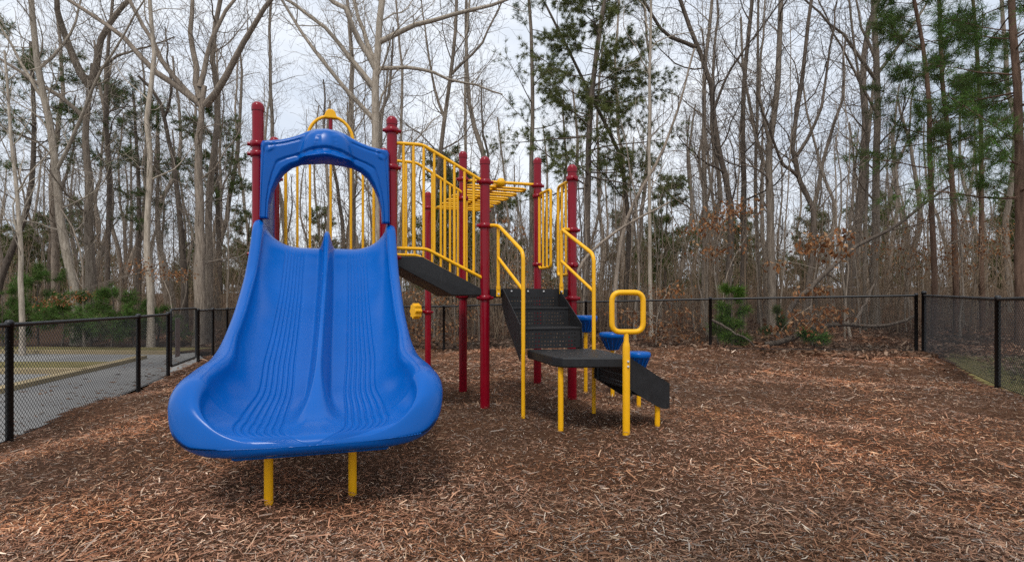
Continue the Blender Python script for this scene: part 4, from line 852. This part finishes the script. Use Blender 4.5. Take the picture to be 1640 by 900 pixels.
# evergreens deep in the woods
evs = []
for k in range(3):
    rng = random.Random(400 + k); wd = Wood(); h = rng.uniform(6, 9); tp = resample3([(0, 0, -.2), (0, 0, h * .5), (.2, 0, h)], 10); cen, dr = conifer(wd, tp, .12, .03, rng, 1.0, h, 2.4, 8, 0, 4)
    V, Q, colr = needles(cen, dr, 9, .28, .035, PINE_OLD + CEDAR, 400 + k, .9); nm = mesh_np('needles', V, [Q], False, colr); nm.materials.append(M['needle']); ms = [wd.mesh('trunk', 0), wd.mesh('crown', 1), nm]
    for me in ms[:2]: me.materials.append(M['bark_dark'])
    evs.append(ms)
place(evs, (M['bark_dark'], M['bark_dark'], M['needle']), 'evergreen_tree', 'dark evergreen in the %s woods %s', 'evergreen', 'evergreens deep in the woods', 70, (24, 70), (-100, 1740), (.55, 1.0))
# far thicket: one mass of fine stems
q = np.random.RandomState(500); wd = Wood(); frg = random.Random(500)
for _ in range(6000):
    Z = 15 + 60 * frg.random() ** 1.3; x = frg.uniform(-1.12, 1.12) * Z
    if (x - CORN[0]) * .327 + (Z - CORN[1]) * .945 < 1.5: continue
    if x < -5.2 and Z < 15.5: continue
    z = g1(x, Z) if _ % 3 == 0 else float(gz(np.array([x]), np.array([Z]), False)[0]); h = frg.uniform(1.0, 4.2) * (1 + max(0, Z - 20) / 26); dx, dy = frg.gauss(0, .16) * h, frg.gauss(0, .16) * h; r_ = frg.uniform(.005, .012) * (1 + Z / 60)
    pts = [(x, Z, z - .05), (x + dx * .3, Z + dy * .3, z + h * .4), (x + dx, Z + dy, z + h)]; wd.add(pts, [r_, r_ * .8, r_ * .4], 3, 1)
    for kk in range(5):
        t = frg.uniform(.2, .95); p = (x + dx * t, Z + dy * t, z + h * t); l_ = frg.uniform(.25, .9); an = frg.uniform(0, 6.28); e_ = (p[0] + math.cos(an) * l_ * .7, p[1] + math.sin(an) * l_ * .7, p[2] + l_ * frg.uniform(.1, .8))
        wd.add([p, tuple((a + b) / 2 + frg.gauss(0, .04) for a, b in zip(p, e_)), e_], [r_ * .6, r_ * .5, r_ * .3], 3, 1)
tag(link('undergrowth', wd.mesh('undergrowth', 1), M['bark_warm']), 'grey brown tangle of thin stems filling the woods', 'undergrowth', kind='stuff')

q = np.random.RandomState(600); u_, v_ = q.uniform(.0, 1, 70), q.uniform(0, 1, 70) ** .6
chips('wood_chips', .36 + .42 * u_ - .1 * v_, 3.9 + .6 * v_, (.008, .03), (.002, .006), .002, PAL, PW, M['chip'], 601, .1, zf=EYE - .395 + .001)
t_ = q.uniform(-3, 8, 380); o_ = .15 + np.abs(q.exponential(.7, 380)); X = LF0[0] + LFD[0] * t_ - .957 * o_; Y = LF0[1] + LFD[1] * t_ - .29 * o_
chips('fallen_leaves', X, Y, (.02, .07), (.006, .04), .004, LP, LW, M['leaf'], 602, .15, zf=-.316)
